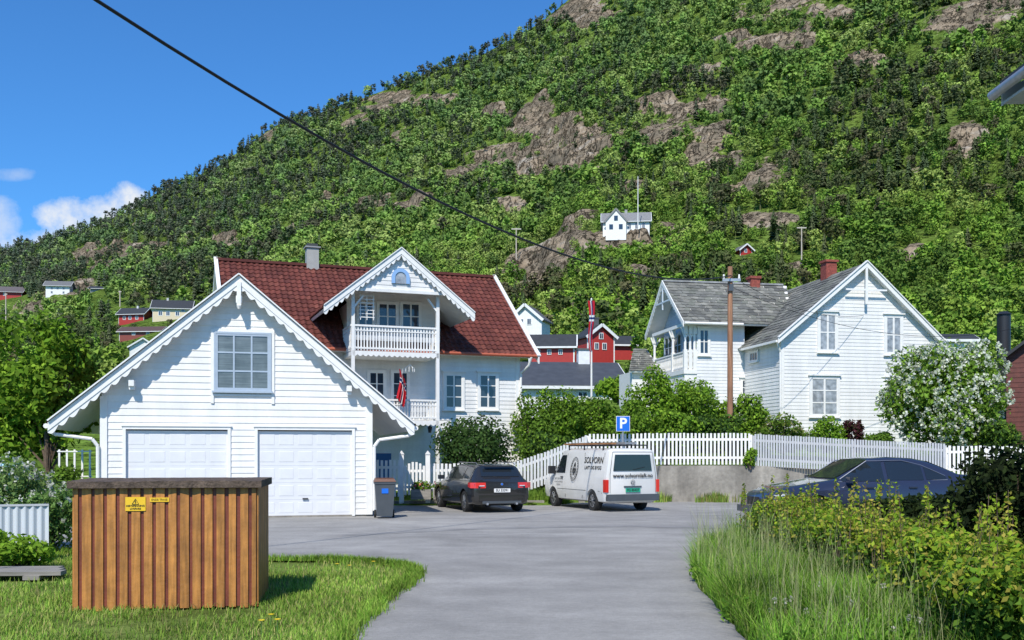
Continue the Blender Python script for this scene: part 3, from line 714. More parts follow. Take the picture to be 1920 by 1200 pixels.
for sg in (-1,1):
    barge(RH,(ax+sg*hd,yd-.02,ez+.08),(ax,yd-.02,az+.08),(0,-1,0),.2,.04,name='dormer_bargeboard')
    barge(RH,(ax+sg*hd,yd-.01,ez-.08),(ax,yd-.01,az-.08),(0,-1,0),.08,.03,.10,.22,name='carved_trim')
    mb=MB(); mb.bar((ax+sg*hd,yd-.03,ez+.1),(ax,yd-.03,az+.1),.14,.03); mb.build('verge_cap',M_WHITE,RH)
pz=rh.z(752,543,yd); kk=(az-ez)/hd
mb=MB(Matrix.Translation((0,yd+.12,0))); siding(mb,lambda z:(ax-(az-.1-z)/kk,ax+(az-.1-z)/kk),pz,az-.12,.14); mb.box(ax-(az-pz)/kk+.1,ax+(az-pz)/kk-.1,-.06,.06,pz-.1,pz,TW); mb.build('dormer_gable',M_WALL,RH)
mb=MB(); yy=yd+.06; zc=rh.z(752,520,yd); r0,r1=.19,.31
arc=[(math.cos(t),math.sin(t)) for t in np.linspace(0,math.pi,13)]
for (c0,s0),(c1,s1) in zip(arc[:-1],arc[1:]):
    mb.hexa([(ax+r0*c0,yy+.03,zc+r0*s0),(ax+r1*c0,yy+.03,zc+r1*s0),(ax+r1*c1,yy+.03,zc+r1*s1),(ax+r0*c1,yy+.03,zc+r0*s1),(ax+r0*c0,yy-.03,zc+r0*s0),(ax+r1*c0,yy-.03,zc+r1*s0),(ax+r1*c1,yy-.03,zc+r1*s1),(ax+r0*c1,yy-.03,zc+r0*s1)])
mb.box(ax-r1,ax-r0,yy-.03,yy+.03,zc-.2,zc); mb.box(ax+r0,ax+r1,yy-.03,yy+.03,zc-.2,zc)
aw=mb.build('arched_window',mat('pale_blue_paint',(.25,.42,.68),.45),RH)
mb=MB(); mb.prism([(ax+r0*c,zc+r0*s) for c,s in arc]+[(ax-r0,zc-.2),(ax+r0,zc-.2)],yy+.0,yy+.02); mb.build('pane',M_GLASSL,aw)
dx0=rh.x(650,yw); dx1=rh.x(822,yw)+.05
mb=MB(Matrix.Translation((0,yw-.02,0))); siding(mb,lambda z:(dx0,dx1),Ze-.3,ez+.1,.15); siding(mb,lambda z:(ax-(az-.1-z)/kk,ax+(az-.1-z)/kk) if z>ez+.6 else (dx0,dx1),ez+.1,az-.2,.15); mb.build('dormer_wall',M_WALL,RH)
for x in (dx0,dx1):
    mb=MB(); 
    mb.mesh([(x,yw,Ze+.2),(x,yw,ez+.5),(x,ymain(ez+.5),ez+.5)],[(0,1,2)]); mb.build('dormer_cheek',M_WHITE,RH)
for a,b in ((669,701),(707,745),(751,788)):
    window(RH,Matrix.Translation((0,yw-.02,0)),rh.x(a,yw)+.03,rh.x(b,yw)-.03,rh.z(a,618,yw),rh.z(a,568,yw),2,2,M_WHITE,M_GLASS,.06,False,.035)
yb=-.95; bx0=rh.x(660,yb); bx1=rh.x(822,yb)
z1=rh.z(740,613,yb); z0=rh.z(740,660,yb); zup=z0
mb=MB(); mb.box(bx0,bx1,yb,yw-.03,z0-.14,z0); mb.build('balcony_floor',M_WHITE,RH)
balustrade(RH,(bx0,yb),(bx1,yb),z0,z1); balustrade(RH,(bx0,yb),(bx0,yw-.05),z0,z1); balustrade(RH,(bx1,yb),(bx1,yw-.05),z0,z1)
barge(RH,(bx0,yb-.03,z0+.0),(bx1,yb-.03,z0+.0),(0,-1,0),.12,.02,.06,.18,name='scalloped_trim')
w1=rh.z(740,750,yb); w0=rh.z(740,788,yb)
mb=MB(); mb.box(bx0,bx1,yb,yw-.03,w0-.12,w0); mb.build('balcony_floor',M_WHITE,RH)
balustrade(RH,(bx0,yb),(bx1,yb),w0,w1); balustrade(RH,(bx1,yb),(bx1,yw-.05),w0,w1)
barge(RH,(bx0,yb-.03,w0),(bx1,yb-.03,w0),(0,-1,0),.12,.02,.06,.18,name='scalloped_trim')
for x,zt in ((bx0+.03,pz+.1),(bx1-.03,pz+.1)):
    mb=MB(); mb.box(x-.055,x+.055,yb-.05,yb+.06,-.3,zt); mb.build('balcony_post',M_WHITE,RH)
    mb=MB(); sg=1 if x<ax else -1; mb.bar((x,yb,zt-.75),(x+sg*.35,yb,zt-.3),.05,.06); mb.build('post_brace',M_WHITE,RH)
for a,b in ((690,722),(734,766)):
    window(RH,Matrix.Translation((0,yw,0)),rh.x(a,yw)+.03,rh.x(b,yw)-.03,rh.z(a,764,yw),rh.z(a,697,yw),2,3,M_WHITE,M_GLASS,.07,False,.03)
mb=MB(); x=rh.x(712,yw); mb.box(x-.4,x+.4,yw-.06,yw-.03,-.2,rh.z(712,850,yw)); dd_=mb.build('door',mat('blue_door',(.03,.12,.32),.4),RH)
mb=MB(); mb.box(x-.3,x-.25,yw-.1,yw-.06,.75,.85); mb.build('handle',M_STEEL,dd_)
lx=rh.x(806,yb+.2); lz=rh.z(806,806,yb+.2)
L_=empty('porch_lantern',w2(rh,lx,yb+.2,lz),0,'small dark lantern hanging under the lower balcony','lantern')
mb=MB(); mb.tube((0,0,-.1),(0,0,.08),.05,.08,6); mb.tube((0,0,.08),(0,0,.15),.09,.02,6); mb.path([(0,0,.15),(0,0,w0-.12-lz)],.01); mb.build('lantern_body',M_BLACK,L_)
C_=empty('wind_chime',w2(rh,rh.x(768,yb+.3),yb+.3,rh.z(768,690,yb+.3)),0,'white hanging mobile under the upper balcony','wind chime')
mb=MB(); hh=zup-.14-rh.z(768,690,yb+.3); mb.path([(0,0,0),(0,0,hh)],.008,4); 
for t in range(8):
    th=t*.785; mb.path([(0,0,.12),(.17*math.cos(th),.17*math.sin(th),0)],.012,4); mb.tube((.17*math.cos(th),.17*math.sin(th),-.14),(.17*math.cos(th),.17*math.sin(th),0),.012,.012,5)
mb.build('chime_rods',M_WHITE,C_)
O_=empty('hanging_ornament',w2(rh,rh.x(688,yb+.1),yb+.1,rh.z(688,600,yb+.1)),R(20),'white lattice ornament hanging at the left of the upper balcony','ornament')
mb=MB()
for q in range(7): mb.box(-.26,.26,-.012,.012,.08+q*.12,.105+q*.12)
for q in (-.22,0,.22): mb.box(q-.012,q+.012,-.01,.01,.0,.95)
mb.build('lattice',M_WHITE,O_)

# flags
def flagcol(i,j):
    if 7<=i<9 or 7<=j<9: return (.005,.03,.17)
    if 6<=i<10 or 6<=j<10: return (.8,.8,.8)
    return (.66,.015,.03)
fl=empty('hanging_flag',w2(rh,rh.x(753,yb-.35),yb-.35,rh.z(753,700,yb-.35)),R(20),'red flag with blue and white cross hanging limp from the lower balcony','flag')
mb=MB()
def fp(i,j):
    a=j/16-.5; t=i/22
    return (a*(.16+.10*t)+.05*math.sin(t*4), .07*math.sin(j*1.5+t*2), -t*1.0-a*.35)
for i in range(22):
    for j in range(16): mb.face([fp(i,j),fp(i+1,j),fp(i+1,j+1),fp(i,j+1)],flagcol(i,j))
mb.build('cloth',mat('flag_cloth',attr=True,rough=.8,transl=.3),fl)
mb=MB(); mb.tube((-.02,.4,-1.0),(.02,-.08,.15),.018,.014,6); mb.build('pole',M_WHITE,fl)

# ---------------------------------------------------------------- RIGHT HOUSE
D0=41.8; HO=((1465-960)/F*D0,D0); ho=Fr(HO,11,1.6)
HSE=empty('slate_roofed_house',(HO[0],HO[1],1.6),R(11),'large white clapboard house with grey slate roofs and porch on the right','house')
yB=-.28
wR=ho.x(1752,0); xA=ho.x(1628,yB); zA=ho.z(1628,493,yB); xl=ho.x(1458,yB); zl=ho.z(1458,643,yB); xr_=ho.x(1772,yB); zrr=ho.z(1772,637,yB)
zE=(zl+zrr)/2; xA=(xl+xr_)/2*.35+xA*.65
kL=(zA-zE)/(xA-xl); kR=(zA-zE)/(xr_-xA); dep=9.5
def xlim(z): return (max(0,xA-(zA-.14-z)/kL),min(wR,xA+(zA-.14-z)/kR))
mb=MB(); siding(mb,xlim,-.4,zA-.2,.15); mb.build('wall',M_WALL,HSE)
zwl=zA-.14-kL*xA
for sd,zt in (('left',zwl),('right',zA-.14-kR*(wR-xA)),('back',zwl)):
    M,L=Wm(sd,0,wR,0,dep); mb=MB(M); siding(mb,lambda z:(0,L),-.4,zt,.15,(.75,.75,.74)); mb.build('wall',M_WALL,HSE)
for a,b in ((-.04,.11),(wR-.11,wR+.04)):
    mb=MB(); mb.box(a,b,-.045,.1,-.4,zwl); mb.build('corner_board',M_WHITE,HSE)
slope(HSE,(xl,yB,zE),(xl,dep+.4,zE),(xA,dep+.4,zA),(xA,yB,zA),'slate')
slope(HSE,(xr_,yB,zE),(xr_,dep+.4,zE),(xA,dep+.4,zA),(xA,yB,zA),'slate')
for xe in (xl,xr_):
    barge(HSE,(xe,yB-.02,zE+.06),(xA,yB-.02,zA+.06),(0,-1,0),.24,.04); 
    mb=MB(); mb.bar((xe,yB-.04,zE+.08),(xA,yB-.04,zA+.08),.15,.04); mb.build('verge_cap',M_WHITE,HSE)
mb=MB(); mb.box(xA-.05,xA+.05,yB-.05,yB+.02,zA-1.75,zA+.05); zz=zA-1.15
mb.box(xA-.95,xA+.95,yB-.03,yB+.01,zz-.03,zz+.04); mb.build('gable_ornament',M_WHITE,HSE)
mb=MB(); mb.box(xl-.08,xl+.0,yB,3.2,zE-.12,zE-.02); mb.path([(xl,-.2,zE-.1),(-.08,-.08,zE-.5),(-.08,-.08,0)],.045,8); mb.build('gutter',M_WHITE,HSE)
GW=Matrix()
for a,b,c_,d_,rr in ((1534,1568,657,589,2),(1519,1571,778,709,2),(1659,1690,662,594,2),(1662,1708,780,712,2)):
    window(HSE,GW,ho.x(a,0)+.04,ho.x(b,0)-.04,ho.z(a,c_,0),ho.z(a,d_,0),2,3 if a==1519 else 2,M_WHITE,M_GLASSL,.1,True,.05)
# wing with open glazed veranda at its left end
yf=3.7; yrg=6.0; xL=ho.x(1243,yrg); zWR=ho.z(1243,528,yrg); zWE=ho.z(1350,606,yf-.5); xW0=ho.x(1306,yf)
slope(HSE,(xL,yf-.5,zWE),(2.2,yf-.5,zWE),(3.2,yrg,zWR),(xL,yrg,zWR),'slate')
yBk=2*yrg-yf+.2
slope(HSE,(xL,yBk,zWE),(3.2,yBk,zWE),(3.2,yrg,zWR),(xL,yrg,zWR),'slate')
mb=MB(); mb.box(xL,3.0,yrg-.1,yrg+.1,zWR+.0,zWR+.08,(.3,.3,.3)); mb.build('ridge_cap',M_SLATE,HSE)
mb=MB(); mb.tube((xL,yf-.55,zWE-.03),(-.3,yf-.55,zWE-.03),.06,.06,8); mb.build('gutter',M_WHITE,HSE)
for ye in (yf-.5,yBk):
    barge(HSE,(xL-.02,ye,zWE+.05),(xL-.02,yrg,zWR+.06),(-1,0,0),.22,.04); barge(HSE,(xL-.01,ye,zWE-.15),(xL-.01,yrg,zWR-.15),(-1,0,0),.04,.03,.09,.25,name='scalloped_trim')
mb=MB(Matrix.Translation((0,yf,0))); siding(mb,lambda z:(xW0,0),-.4,zWE+.3,.15,(.74,.74,.74)); mb.build('wall',M_WALL,HSE)
yE2=2*yrg-yf-.3
zfl=ho.z(1260,692,yf); zT=zWE+.05
M,L=Wm('left',xW0,0,yf,yE2); mb=MB(M); siding(mb,lambda z:(0,L),-.4,zWE+.3,.15,(.42,.50,.60)); siding(mb,lambda z:(L/2*(z-zWE-.3)/(zWR-zWE-.4),L-L/2*(z-zWE-.3)/(zWR-zWE-.4)),zWE+.3,zWR-.15,.15,(.42,.50,.60)); mb.build('wall',M_WALL,HSE)  # veranda wall toned darker and bluish, porch shade put into its colour
for q in (.25,1.5,2.75): window(HSE,M@Matrix.Translation((0,-.005,0)),q,q+1.0,zfl+.3,zWE-.2,2,3,M_BLUEFR,M_GLASS,.07,False)
window(HSE,Matrix.Translation((0,yf,0)),ho.x(1311,yf),ho.x(1328,yf),ho.z(1318,664,yf),ho.z(1318,618,yf),2,2,M_WHITE,M_GLASS,.08,True)
window(HSE,Matrix.Translation((0,yf,0)),ho.x(1394,yf)-.1,ho.x(1420,yf),ho.z(1400,742,yf),ho.z(1400,712,yf),2,2,M_WHITE,M_GLASS,.08,True)
window(HSE,Wm('left',0,wR,0,dep)[0],dep-3.0,dep-2.2,zwl-.75,zwl-.35,3,1,M_WHITE,M_GLASS,.06,False)
mb=MB(); mb.box(xL+.15,xW0,yf-.05,yE2,zfl-.2,zfl); mb.build('porch_floor',M_WHITE,HSE)
mb=MB(); mb.box(xL+.2,xW0,yf,yE2,-.4,zfl-.2); mb.build('porch_base',M_WHITE,HSE)
mb=MB(); mb.box(xL+.15,xW0,yf-.05,yf+.1,zT-.15,zT+.0); mb.box(xL+.15,xL+.3,yf+.1,yE2,zT-.15,zT); mb.build('porch_beam',M_WHITE,HSE)
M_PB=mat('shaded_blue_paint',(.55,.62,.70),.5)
cols_=[(xL+.25,yf+.05),((xL+xW0)/2+.1,yf+.05),(xW0-.08,yf+.05),(xL+.25,yf+1.6),(xL+.25,yE2-.1)]
for x,y in cols_:
    mb=MB(); mb.box(x-.08,x+.08,y-.08,y+.08,zfl,zfl+.9); mb.tube((x,y,zfl+.9),(x,y,zT-.5),.06,.06,8); mb.box(x-.09,x+.09,y-.09,y+.09,zT-.5,zT-.15)
    mb.bar((x,y,zT-.7),(x+.32,y,zT-.2),.05,.06); mb.bar((x,y,zT-.7),(x-.2,y,zT-.2),.05,.06); mb.build('porch_column',M_WHITE,HSE)
balustrade(HSE,(xL+.25,yf+.05),(xW0,yf+.05),zfl,zfl+.8); balustrade(HSE,(xL+.25,yf+.05),(xL+.25,yE2),zfl,zfl+.8)
mb=MB()
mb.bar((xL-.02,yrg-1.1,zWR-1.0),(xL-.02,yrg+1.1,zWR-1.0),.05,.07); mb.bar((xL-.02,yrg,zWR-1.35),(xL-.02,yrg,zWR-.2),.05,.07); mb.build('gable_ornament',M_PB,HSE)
lx0=ho.x(1170,yf+4); lx1=xL+.3; yq=yf+3.2
zlo=ho.z(1175,695,yq); zhi=ho.z(1222,652,yq+1.8)
slope(HSE,(lx0,yq,zlo),(lx1,yq,zlo),(lx1,yq+2.4,zhi),(lx0+1.0,yq+2.4,zhi),'slate','lean_to_roof')
mb=MB(); mb.box(lx0+.25,lx1-.1,yq+.3,yq+2.4,-.4,zlo-.02); mb.build('lean_to_wall',M_WHITE,HSE)
def ych(px,x):
    for y in np.linspace(0,12,200):
        wx,wy,_=w2(ho,x,y,0)
        if wx/wy*F+960<=px: return y
    return 5
y1=ych(1554,xA); zc=CH+(HY-489)/F*(ho.D(xA,y1))-1.6
mb=MB(); mb.box(xA-.26,xA+.26,y1-.26,y1+.26,zA-.4,zc-.1); mb.box(xA-.32,xA+.32,y1-.32,y1+.32,zc-.1,zc); mb.build('chimney',M_BRICK,HSE)
x2=ho.x(1413,yrg); zc=ho.z(1413,519,yrg)
mb=MB(); mb.box(x2-.23,x2+.23,yrg-.23,yrg+.23,zWR-.3,zc-.12); mb.box(x2-.28,x2+.28,yrg-.28,yrg+.28,zc-.12,zc); mb.build('chimney',M_BRICK,HSE)

# ---------------------------------------------------------------- right edge buildings
p=at(1887,838,40); ba=R(-30)
bb=empty('brown_shed',(p.x,p.y,1.2),ba,'dark reddish brown timber shed at the right edge behind the lilac','shed')
M_BROWN=mat('brown_boards',attr=True,rough=.6,noise=(6,.3))
zev=at(1888,672,40).z-1.2
for sd in ('front','left'):
    M,L=Wm(sd,0,6,0,6); mb=MB(M); siding(mb,lambda z:(0,L),-.3,zev,.2,(.12,.03,.02))
    if sd=='front': siding(mb,lambda z:((z-zev)/.8,6-(z-zev)/.8),zev,zev+2.3,.2,(.12,.03,.02))
    mb.build('wall',M_BROWN,bb)
mb=MB()
for sg in (0,1):
    xe=-.25 if sg==0 else 6.25
    mb.hexa([(xe,-.4,zev-.2),(3,-.4,zev+2.4),(3,6.4,zev+2.4),(xe,6.4,zev-.2),(xe,-.4,zev-.06),(3,-.4,zev+2.54),(3,6.4,zev+2.54),(xe,6.4,zev-.06)],(.03,.03,.035))
rf_=mb.build('roof',M_DARKROOF,bb)
wc=at(1882,0,47); dx,dy=wc.x-p.x,wc.y-p.y; lx_,ly_=dx*math.cos(ba)+dy*math.sin(ba),-dx*math.sin(ba)+dy*math.cos(ba); zc=at(0,590,47).z-1.2
mb=MB(); mb.tube((lx_,ly_,2),(lx_,ly_,zc),.3,.3,12); mb.tube((lx_,ly_,zc),(lx_,ly_,zc+.15),.38,.15,12); mb.build('chimney',M_BLACK,rf_,40)
eh=empty('corner_house',(6.48,11.52,.32),0,'near house of which only the roof corner and gutter show at the top right','house'); eh.scale=(.8,.8,.8)
mb=MB(); mb.box(0,8,-11,0,-.6,6.9); mb.build('wall',M_WHITE,eh)
mb=MB(); mb.hexa([(-.75,-11.6,7.08),(-.75,.6,7.08),(4,.6,9.6),(4,-11.6,9.6),(-.75,-11.6,7.2),(-.75,.6,7.2),(4,.6,9.72),(4,-11.6,9.72)],(.03,.03,.035)); mb.hexa([(8.75,-11.6,7.08),(8.75,.6,7.08),(4,.6,9.6),(4,-11.6,9.6),(8.75,-11.6,7.2),(8.75,.6,7.2),(4,.6,9.72),(4,-11.6,9.72)],(.03,.03,.035)); ro=mb.build('roof',M_DARKROOF,eh)
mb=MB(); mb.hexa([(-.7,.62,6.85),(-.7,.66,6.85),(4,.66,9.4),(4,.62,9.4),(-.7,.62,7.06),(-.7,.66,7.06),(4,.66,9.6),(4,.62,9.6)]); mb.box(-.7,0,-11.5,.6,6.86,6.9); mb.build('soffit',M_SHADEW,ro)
mb=MB(); mb.tube((-.82,-11.6,7.02),(-.82,.7,7.02),.075,.075,10); mb.build('gutter',M_STEEL,eh,40)

# ---------------------------------------------------------------- fences and retaining wall
def fence(label,pts,h,step,w,m,name='picket_fence',post=2.2,rails=(.22,.8),thick=.02,panelname='pickets'):
    p0=Vector(pts[0]); root=empty(name,p0,0,label,'fence'); mb=MB()
    P=[Vector(p)-p0 for p in pts]
    for a,b in zip(P[:-1],P[1:]):
        L=(b-a).length; n=max(1,int(L/step)); d=(b-a).normalized(); nrm=Vector((d.y,-d.x,0)).normalized()
        for i in range(n):
            q=a.lerp(b,(i+.5)/n)+nrm*.03; hj=h+random.uniform(-.012,.012)
            e=Vector((d.x,d.y,0)).normalized()*w/2; tl=Vector((0,0,hj)); tx=e*random.uniform(-.12,.12)
            mb.hexa([q-e,q+e,q+e+nrm*thick,q-e+nrm*thick]+[v+tl+tx for v in (q-e,q+e,q+e+nrm*thick,q-e+nrm*thick)])
        for f in rails:
            rb=MB(); rb.bar(a+Vector((0,0,h*f)),b+Vector((0,0,h*f)),.04,.08); rb.build('rail',m,root)
        k=max(1,int(L/post))
        for i in range(k+1):
            q=a.lerp(b,i/k)-nrm*.06; pb=MB(); pb.box(q.x-.05,q.x+.05,q.y-.05,q.y+.05,q.z-.25,q.z+h*.95); pb.build('post',m,root)
    mb.build(panelname,m,root); return root
fz=lambda px,py,D:tuple(at(px,py,D))
fence('low white picket fence left of the garden gate beside the wheelie bin',[fz(704,931,30.6),fz(752,931,30.7)],1.12,.125,.075,M_WHITE)
fence('white picket fence running behind the black wagon and rising up the bank to the wall',[fz(802,933,31.0),fz(960,930,31.5),fz(1030,905,32.2),fz(1100,875,32.9)],1.05,.125,.075,M_WHITE)
fence('white picket fence standing on the concrete wall behind the van',[fz(1102,873,33.0),fz(1250,871,33.02),fz(1408,871,33.02)],1.04,.125,.068,M_WHITE)
fence('close slatted fence greyed in colour for shade, standing between the two white picket fences',[fz(1414,873,33.05),fz(1600,884,32.6),fz(1772,893,32.2)],1.05,.085,.06,M_SHADEW,'slatted_fence')
fence('white picket fence at the far right behind the blue car',[fz(1776,893,32.2),fz(1850,893,32.0),fz(2000,896,31.6)],.98,.13,.075,M_WHITE)
gt=empty('garden_gate',at(753,931,30.72),R(2),'white picket garden gate between tall posts beside the wagon','gate')
gw=(802-753)/F*30.8
for x in (.0,gw):
    mb=MB(); mb.box(x-.07,x+.07,-.07,.07,-.2,1.3); mb.prism([(x-.09,1.3),(x+.09,1.3),(x,1.42)],-.09,.09); mb.build('post',M_WHITE,gt)
mb=MB()
for i in range(6):
    x=.12+i*(gw-.24)/5; mb.box(x-.035,x+.035,-.05,-.03,.05,.95+.12*math.sin(i/5*math.pi))
mb.box(.08,gw-.08,-.03,.0,.25,.33); mb.box(.08,gw-.08,-.03,0,.75,.83); mb.build('gate_leaf',M_WHITE,gt)
rw=empty('retaining_wall',(0,0,0),0,'weathered grey concrete retaining wall under the picket fences','wall')
wt=[(1085,1.0),(1130,1.19),(1410,1.2),(1600,1.02),(1772,.86),(2050,.8)]
for (a,za),(b,zb_) in zip(wt[:-1],wt[1:]):
    mb=MB(); A=at(a,0,32.95); B=at(b,0,32.95)
    y0=32.93; y1=33.2
    mb.hexa([(A.x,y0,-.1),(B.x,y0,-.1),(B.x,y1,-.1),(A.x,y1,-.1),(A.x,y0,za),(B.x,y0,zb_),(B.x,y1,zb_),(A.x,y1,za)]); mb.build('wall_section',M_CONC,rw)

# ---------------------------------------------------------------- poles, flagpole, cables, sign
tp=empty('telephone_pole',(at(1369,0,36).x,36,1.2),0,'tall brown wooden telephone pole in front of the slate roofed house','telephone pole')
zt=at(1369,500,36).z-1.2
mb=MB(); mb.tube((0,0,-.3),(0.0,0,zt),.115,.09,10); mb.build('pole',M_POLE,tp,40)
mb=MB(); mb.box(-.3,.35,-.14,-.08,zt-.55,zt-.45); mb.build('crossarm',M_STEEL,tp)
for x in (-.25,.3):
    mb=MB(); mb.tube((x,-.11,zt-.45),(x,-.11,zt-.3),.04,.03,8); mb.build('insulator',M_WHITE,tp)
mb=MB(); mb.box(-.09,.09,-.16,-.12,zt-.9,zt-.65); mb.build('junction_box',M_GREYPL,tp)
ptop=Vector((tp.location.x,35.86,1.2+zt-.35))
def cable(label,P0,P1,sag,r,s0=0,s1=1,n=40):
    P0=Vector(P0);P1=Vector(P1); pts=[]
    for i in range(n+1):
        s=s0+(s1-s0)*i/n; p=P0+(P1-P0)*s; p.z-=4*sag*s*(1-s); pts.append(p)
    mb=MB(); mb.path(pts,r,5); o=mb.build('overhead_cable',M_CABLE); tag(o,label,'cable'); return pts
cp=cable('thick black overhead cable sagging across the sky to the telephone pole',at(180,0,12),ptop,1.22,.024,-.6,1)
cable('thin cable from the telephone pole to the gable of the slate roofed house',ptop,w2(ho,xA,-.05,zA-2.2),.5,.009)
cable('thin lower cable from the telephone pole towards the right edge',ptop-Vector((0,0,.4)),at(1960,600,44),1.2,.009)
bp=empty('support_pole',(cp[0].x,cp[0].y,0),0,'wooden pole outside the picture carrying the other end of the black cable','telephone pole'); mb=MB(); mb.tube((0,0,-.2),(0,0,cp[0].z+.3),.14,.11,10); mb.build('pole',M_POLE,bp)
fp_=at(1109,745,44); fo=empty('garden_flagpole',fp_,0,'slim white flagpole in the shrubs with a long red pennant at its top','flagpole')
ht=at(1109,562,44).z-fp_.z
mb=MB(); mb.tube((0,0,-1),(0,0,ht),.05,.03,8); mb.tube((0,0,ht),(0,0,ht+.07),.045,.02,8); mb.build('pole',M_WHITE,fo,40)
mb=MB()
for i in range(24):
    for j in range(6):
        def q(i,j): t=i/24; return ((j/6-.5)*.30*(1-t*.55)+.04*math.sin(t*6)-.02,-.07+.04*math.sin(j*2+t*4),ht-.05-t*2.2)
        if j in(2,3): c=(.005,.03,.17) if j==3 else (.8,.8,.8)
        else: c=(.62,.015,.03)
        if i in (7,9): c=(.8,.8,.8)
        if i==8: c=(.005,.03,.17)
        mb.face([q(i,j),q(i+1,j),q(i+1,j+1),q(i,j+1)],c)
pn=mb.build('pennant',bpy.data.materials['flag_cloth']); tag(pn,'red pennant with blue and white cross hanging down the garden flagpole','pennant'); pn.location=fp_
ps=empty('parking_sign',(at(1168,0,32.6).x,32.6,1.0),0,'blue parking sign with white P on a post behind the van','sign')
mb=MB(); mb.tube((0,0.02,-.9),(0,.02,at(1168,790,32.6).z-1.0),.03,.03,8); mb.build('post',M_STEEL,ps,40)
zc=at(1168,794.5,32.6).z-1.0; mb=MB(); mb.box(-.225,.225,-.04,-.02,zc-.25,zc+.25); sp=mb.build('sign_plate',M_WHITE,ps)
mb=MB(); mb.box(-.21,.21,-.046,-.0405,zc-.235,zc+.235); mb.build('sign_face',M_BLUE,sp)
TX=Matrix.Rotation(R(90),4,'X')
text('letter','P',.48,M_WINK,sp,Matrix.Translation((0,-.052,zc))@TX,bold=.012)

# ---------------------------------------------------------------- vehicles
def sect(K,x):
    K=np.array(K); return [float(np.interp(x,K[:,0],K[:,i])) for i in range(1,7)]
def ring(K,x):
    zb,w,zs,ws,zt,wt=sect(K,x); h=zt-zs
    half=[(0,zb),(w*.8,zb),(w*.95,zb+.05),(w,zb+.22*(zs-zb)+.05),(w*1.0,zb+.62*(zs-zb)),(w*.985,zs-.06),(ws,zs),(ws+(wt-ws)*.8,zs+h*.80),(wt,zs+h*.92),(wt*.82,zs+h*.985),(0,zt)]
    return [(x,y,z) for y,z in half]+[(x,-y,z) for y,z in half[-2:0:-1]]
def side_y(K,x,z):
    zb,w,zs,ws,zt,wt=sect(K,x); h=zt-zs
    if z<=zs: return np.interp(z,[zb+.62*(zs-zb),zs-.06,zs],[w,w*.985,ws])
    return ws+(wt-ws)*.8*min(1,(z-zs)/(h*.80+1e-6))
def make_vehicle(name,label,cat,loc,rz,scale,K,wheels,wr,paint,hw):
    root=empty(name,loc,rz,label,cat); root.scale=(scale,)*3
    ks=[k[0] for k in K]; xs=sorted(set(ks+list(np.arange(ks[0],ks[-1],.12))))
    xs=[xs[0]]+[x for a,x in zip(xs[:-1],xs[1:]) if x-a>.015]
    rings=[ring(K,x) for x in xs]; n=len(rings[0]); V=[p for r in rings for p in r]
    Fs=[(i*n+j,i*n+(j+1)%n,(i+1)*n+(j+1)%n,(i+1)*n+j) for i in range(len(xs)-1) for j in range(n)]+[tuple(range(n)),tuple(range((len(xs)-1)*n,len(xs)*n))]
    me=bpy.data.meshes.new('body'); me.from_pydata(V,[],Fs); bm=bmesh.new(); bm.from_mesh(me); bmesh.ops.recalc_face_normals(bm,faces=bm.faces[:]); bm.to_mesh(me); bm.free()
    o=link('body',me,paint,None)
    cm=bpy.data.meshes.new('c'); bm=bmesh.new()
    for wx in wheels:
        for sy in (-1,1):
            bmesh.ops.create_cone(bm,cap_ends=True,segments=28,radius1=wr+.06,radius2=wr+.06,depth=.5,matrix=Matrix.Translation((wx,sy*(hw),wr))@Matrix.Rotation(R(90),4,'X'))
    bm.to_mesh(cm); bm.free(); co=bpy.data.objects.new('c',cm); COL.objects.link(co)
    md=o.modifiers.new('b','BOOLEAN'); md.object=co; md.operation='DIFFERENCE'; md.solver='EXACT'
    bpy.context.view_layer.update()
    m2=bpy.data.meshes.new_from_object(o.evaluated_get(bpy.context.evaluated_depsgraph_get())); o.modifiers.clear(); o.data=m2; bpy.data.objects.remove(co)
    m2.shade_smooth(); m2.set_sharp_from_angle(angle=R(38)); o.parent=root
    for wx in wheels:
        for sy in (-1,1):
            yc=sy*(hw-.13)
            mb=MB(Matrix.Translation((wx,yc,wr))); N=28; W2=.105
            prof=[(wr*.64,-W2),(wr*.94,-W2),(wr,-W2*.6),(wr,W2*.6),(wr*.94,W2),(wr*.64,W2)]
            pts=[(r*math.cos(2*math.pi*i/N),y,r*math.sin(2*math.pi*i/N)) for i in range(N) for r,y in prof]; k=len(prof)
            mb.mesh(pts,[(i*k+j,i*k+(j+1)%k,((i+1)%N)*k+(j+1)%k,((i+1)%N)*k+j) for i in range(N) for j in range(k)])
            ty=mb.build('wheel',M_RUBBER,root,40)
            mb=MB(Matrix.Translation((wx,yc,wr)))
            r0=wr*.66; mb.tube((0,sy*.02,0),(0,sy*.04,0),r0,r0,20); mb.build('wheel_disc',M_BLACK,ty)
            mb=MB(Matrix.Translation((wx,yc,wr)))
            for i in range(7):
                t=2*math.pi*i/7; mb.bar((0,sy*.085,0),(r0*math.cos(t),sy*.075,r0*math.sin(t)),.055,.02)
            for i in range(20):
                t=2*math.pi*i/20;t2=2*math.pi*(i+1)/20
                mb.face([(r0*math.cos(t),sy*.09,r0*math.sin(t)),(r0*math.cos(t2),sy*.09,r0*math.sin(t2)),(r0*.88*math.cos(t2),sy*.08,r0*.88*math.sin(t2)),(r0*.88*math.cos(t),sy*.08,r0*.88*math.sin(t))])
            mb.tube((0,sy*.06,0),(0,sy*.1,0),.055,.05,10); mb.build('rim',M_ALLOY,ty)
    return root
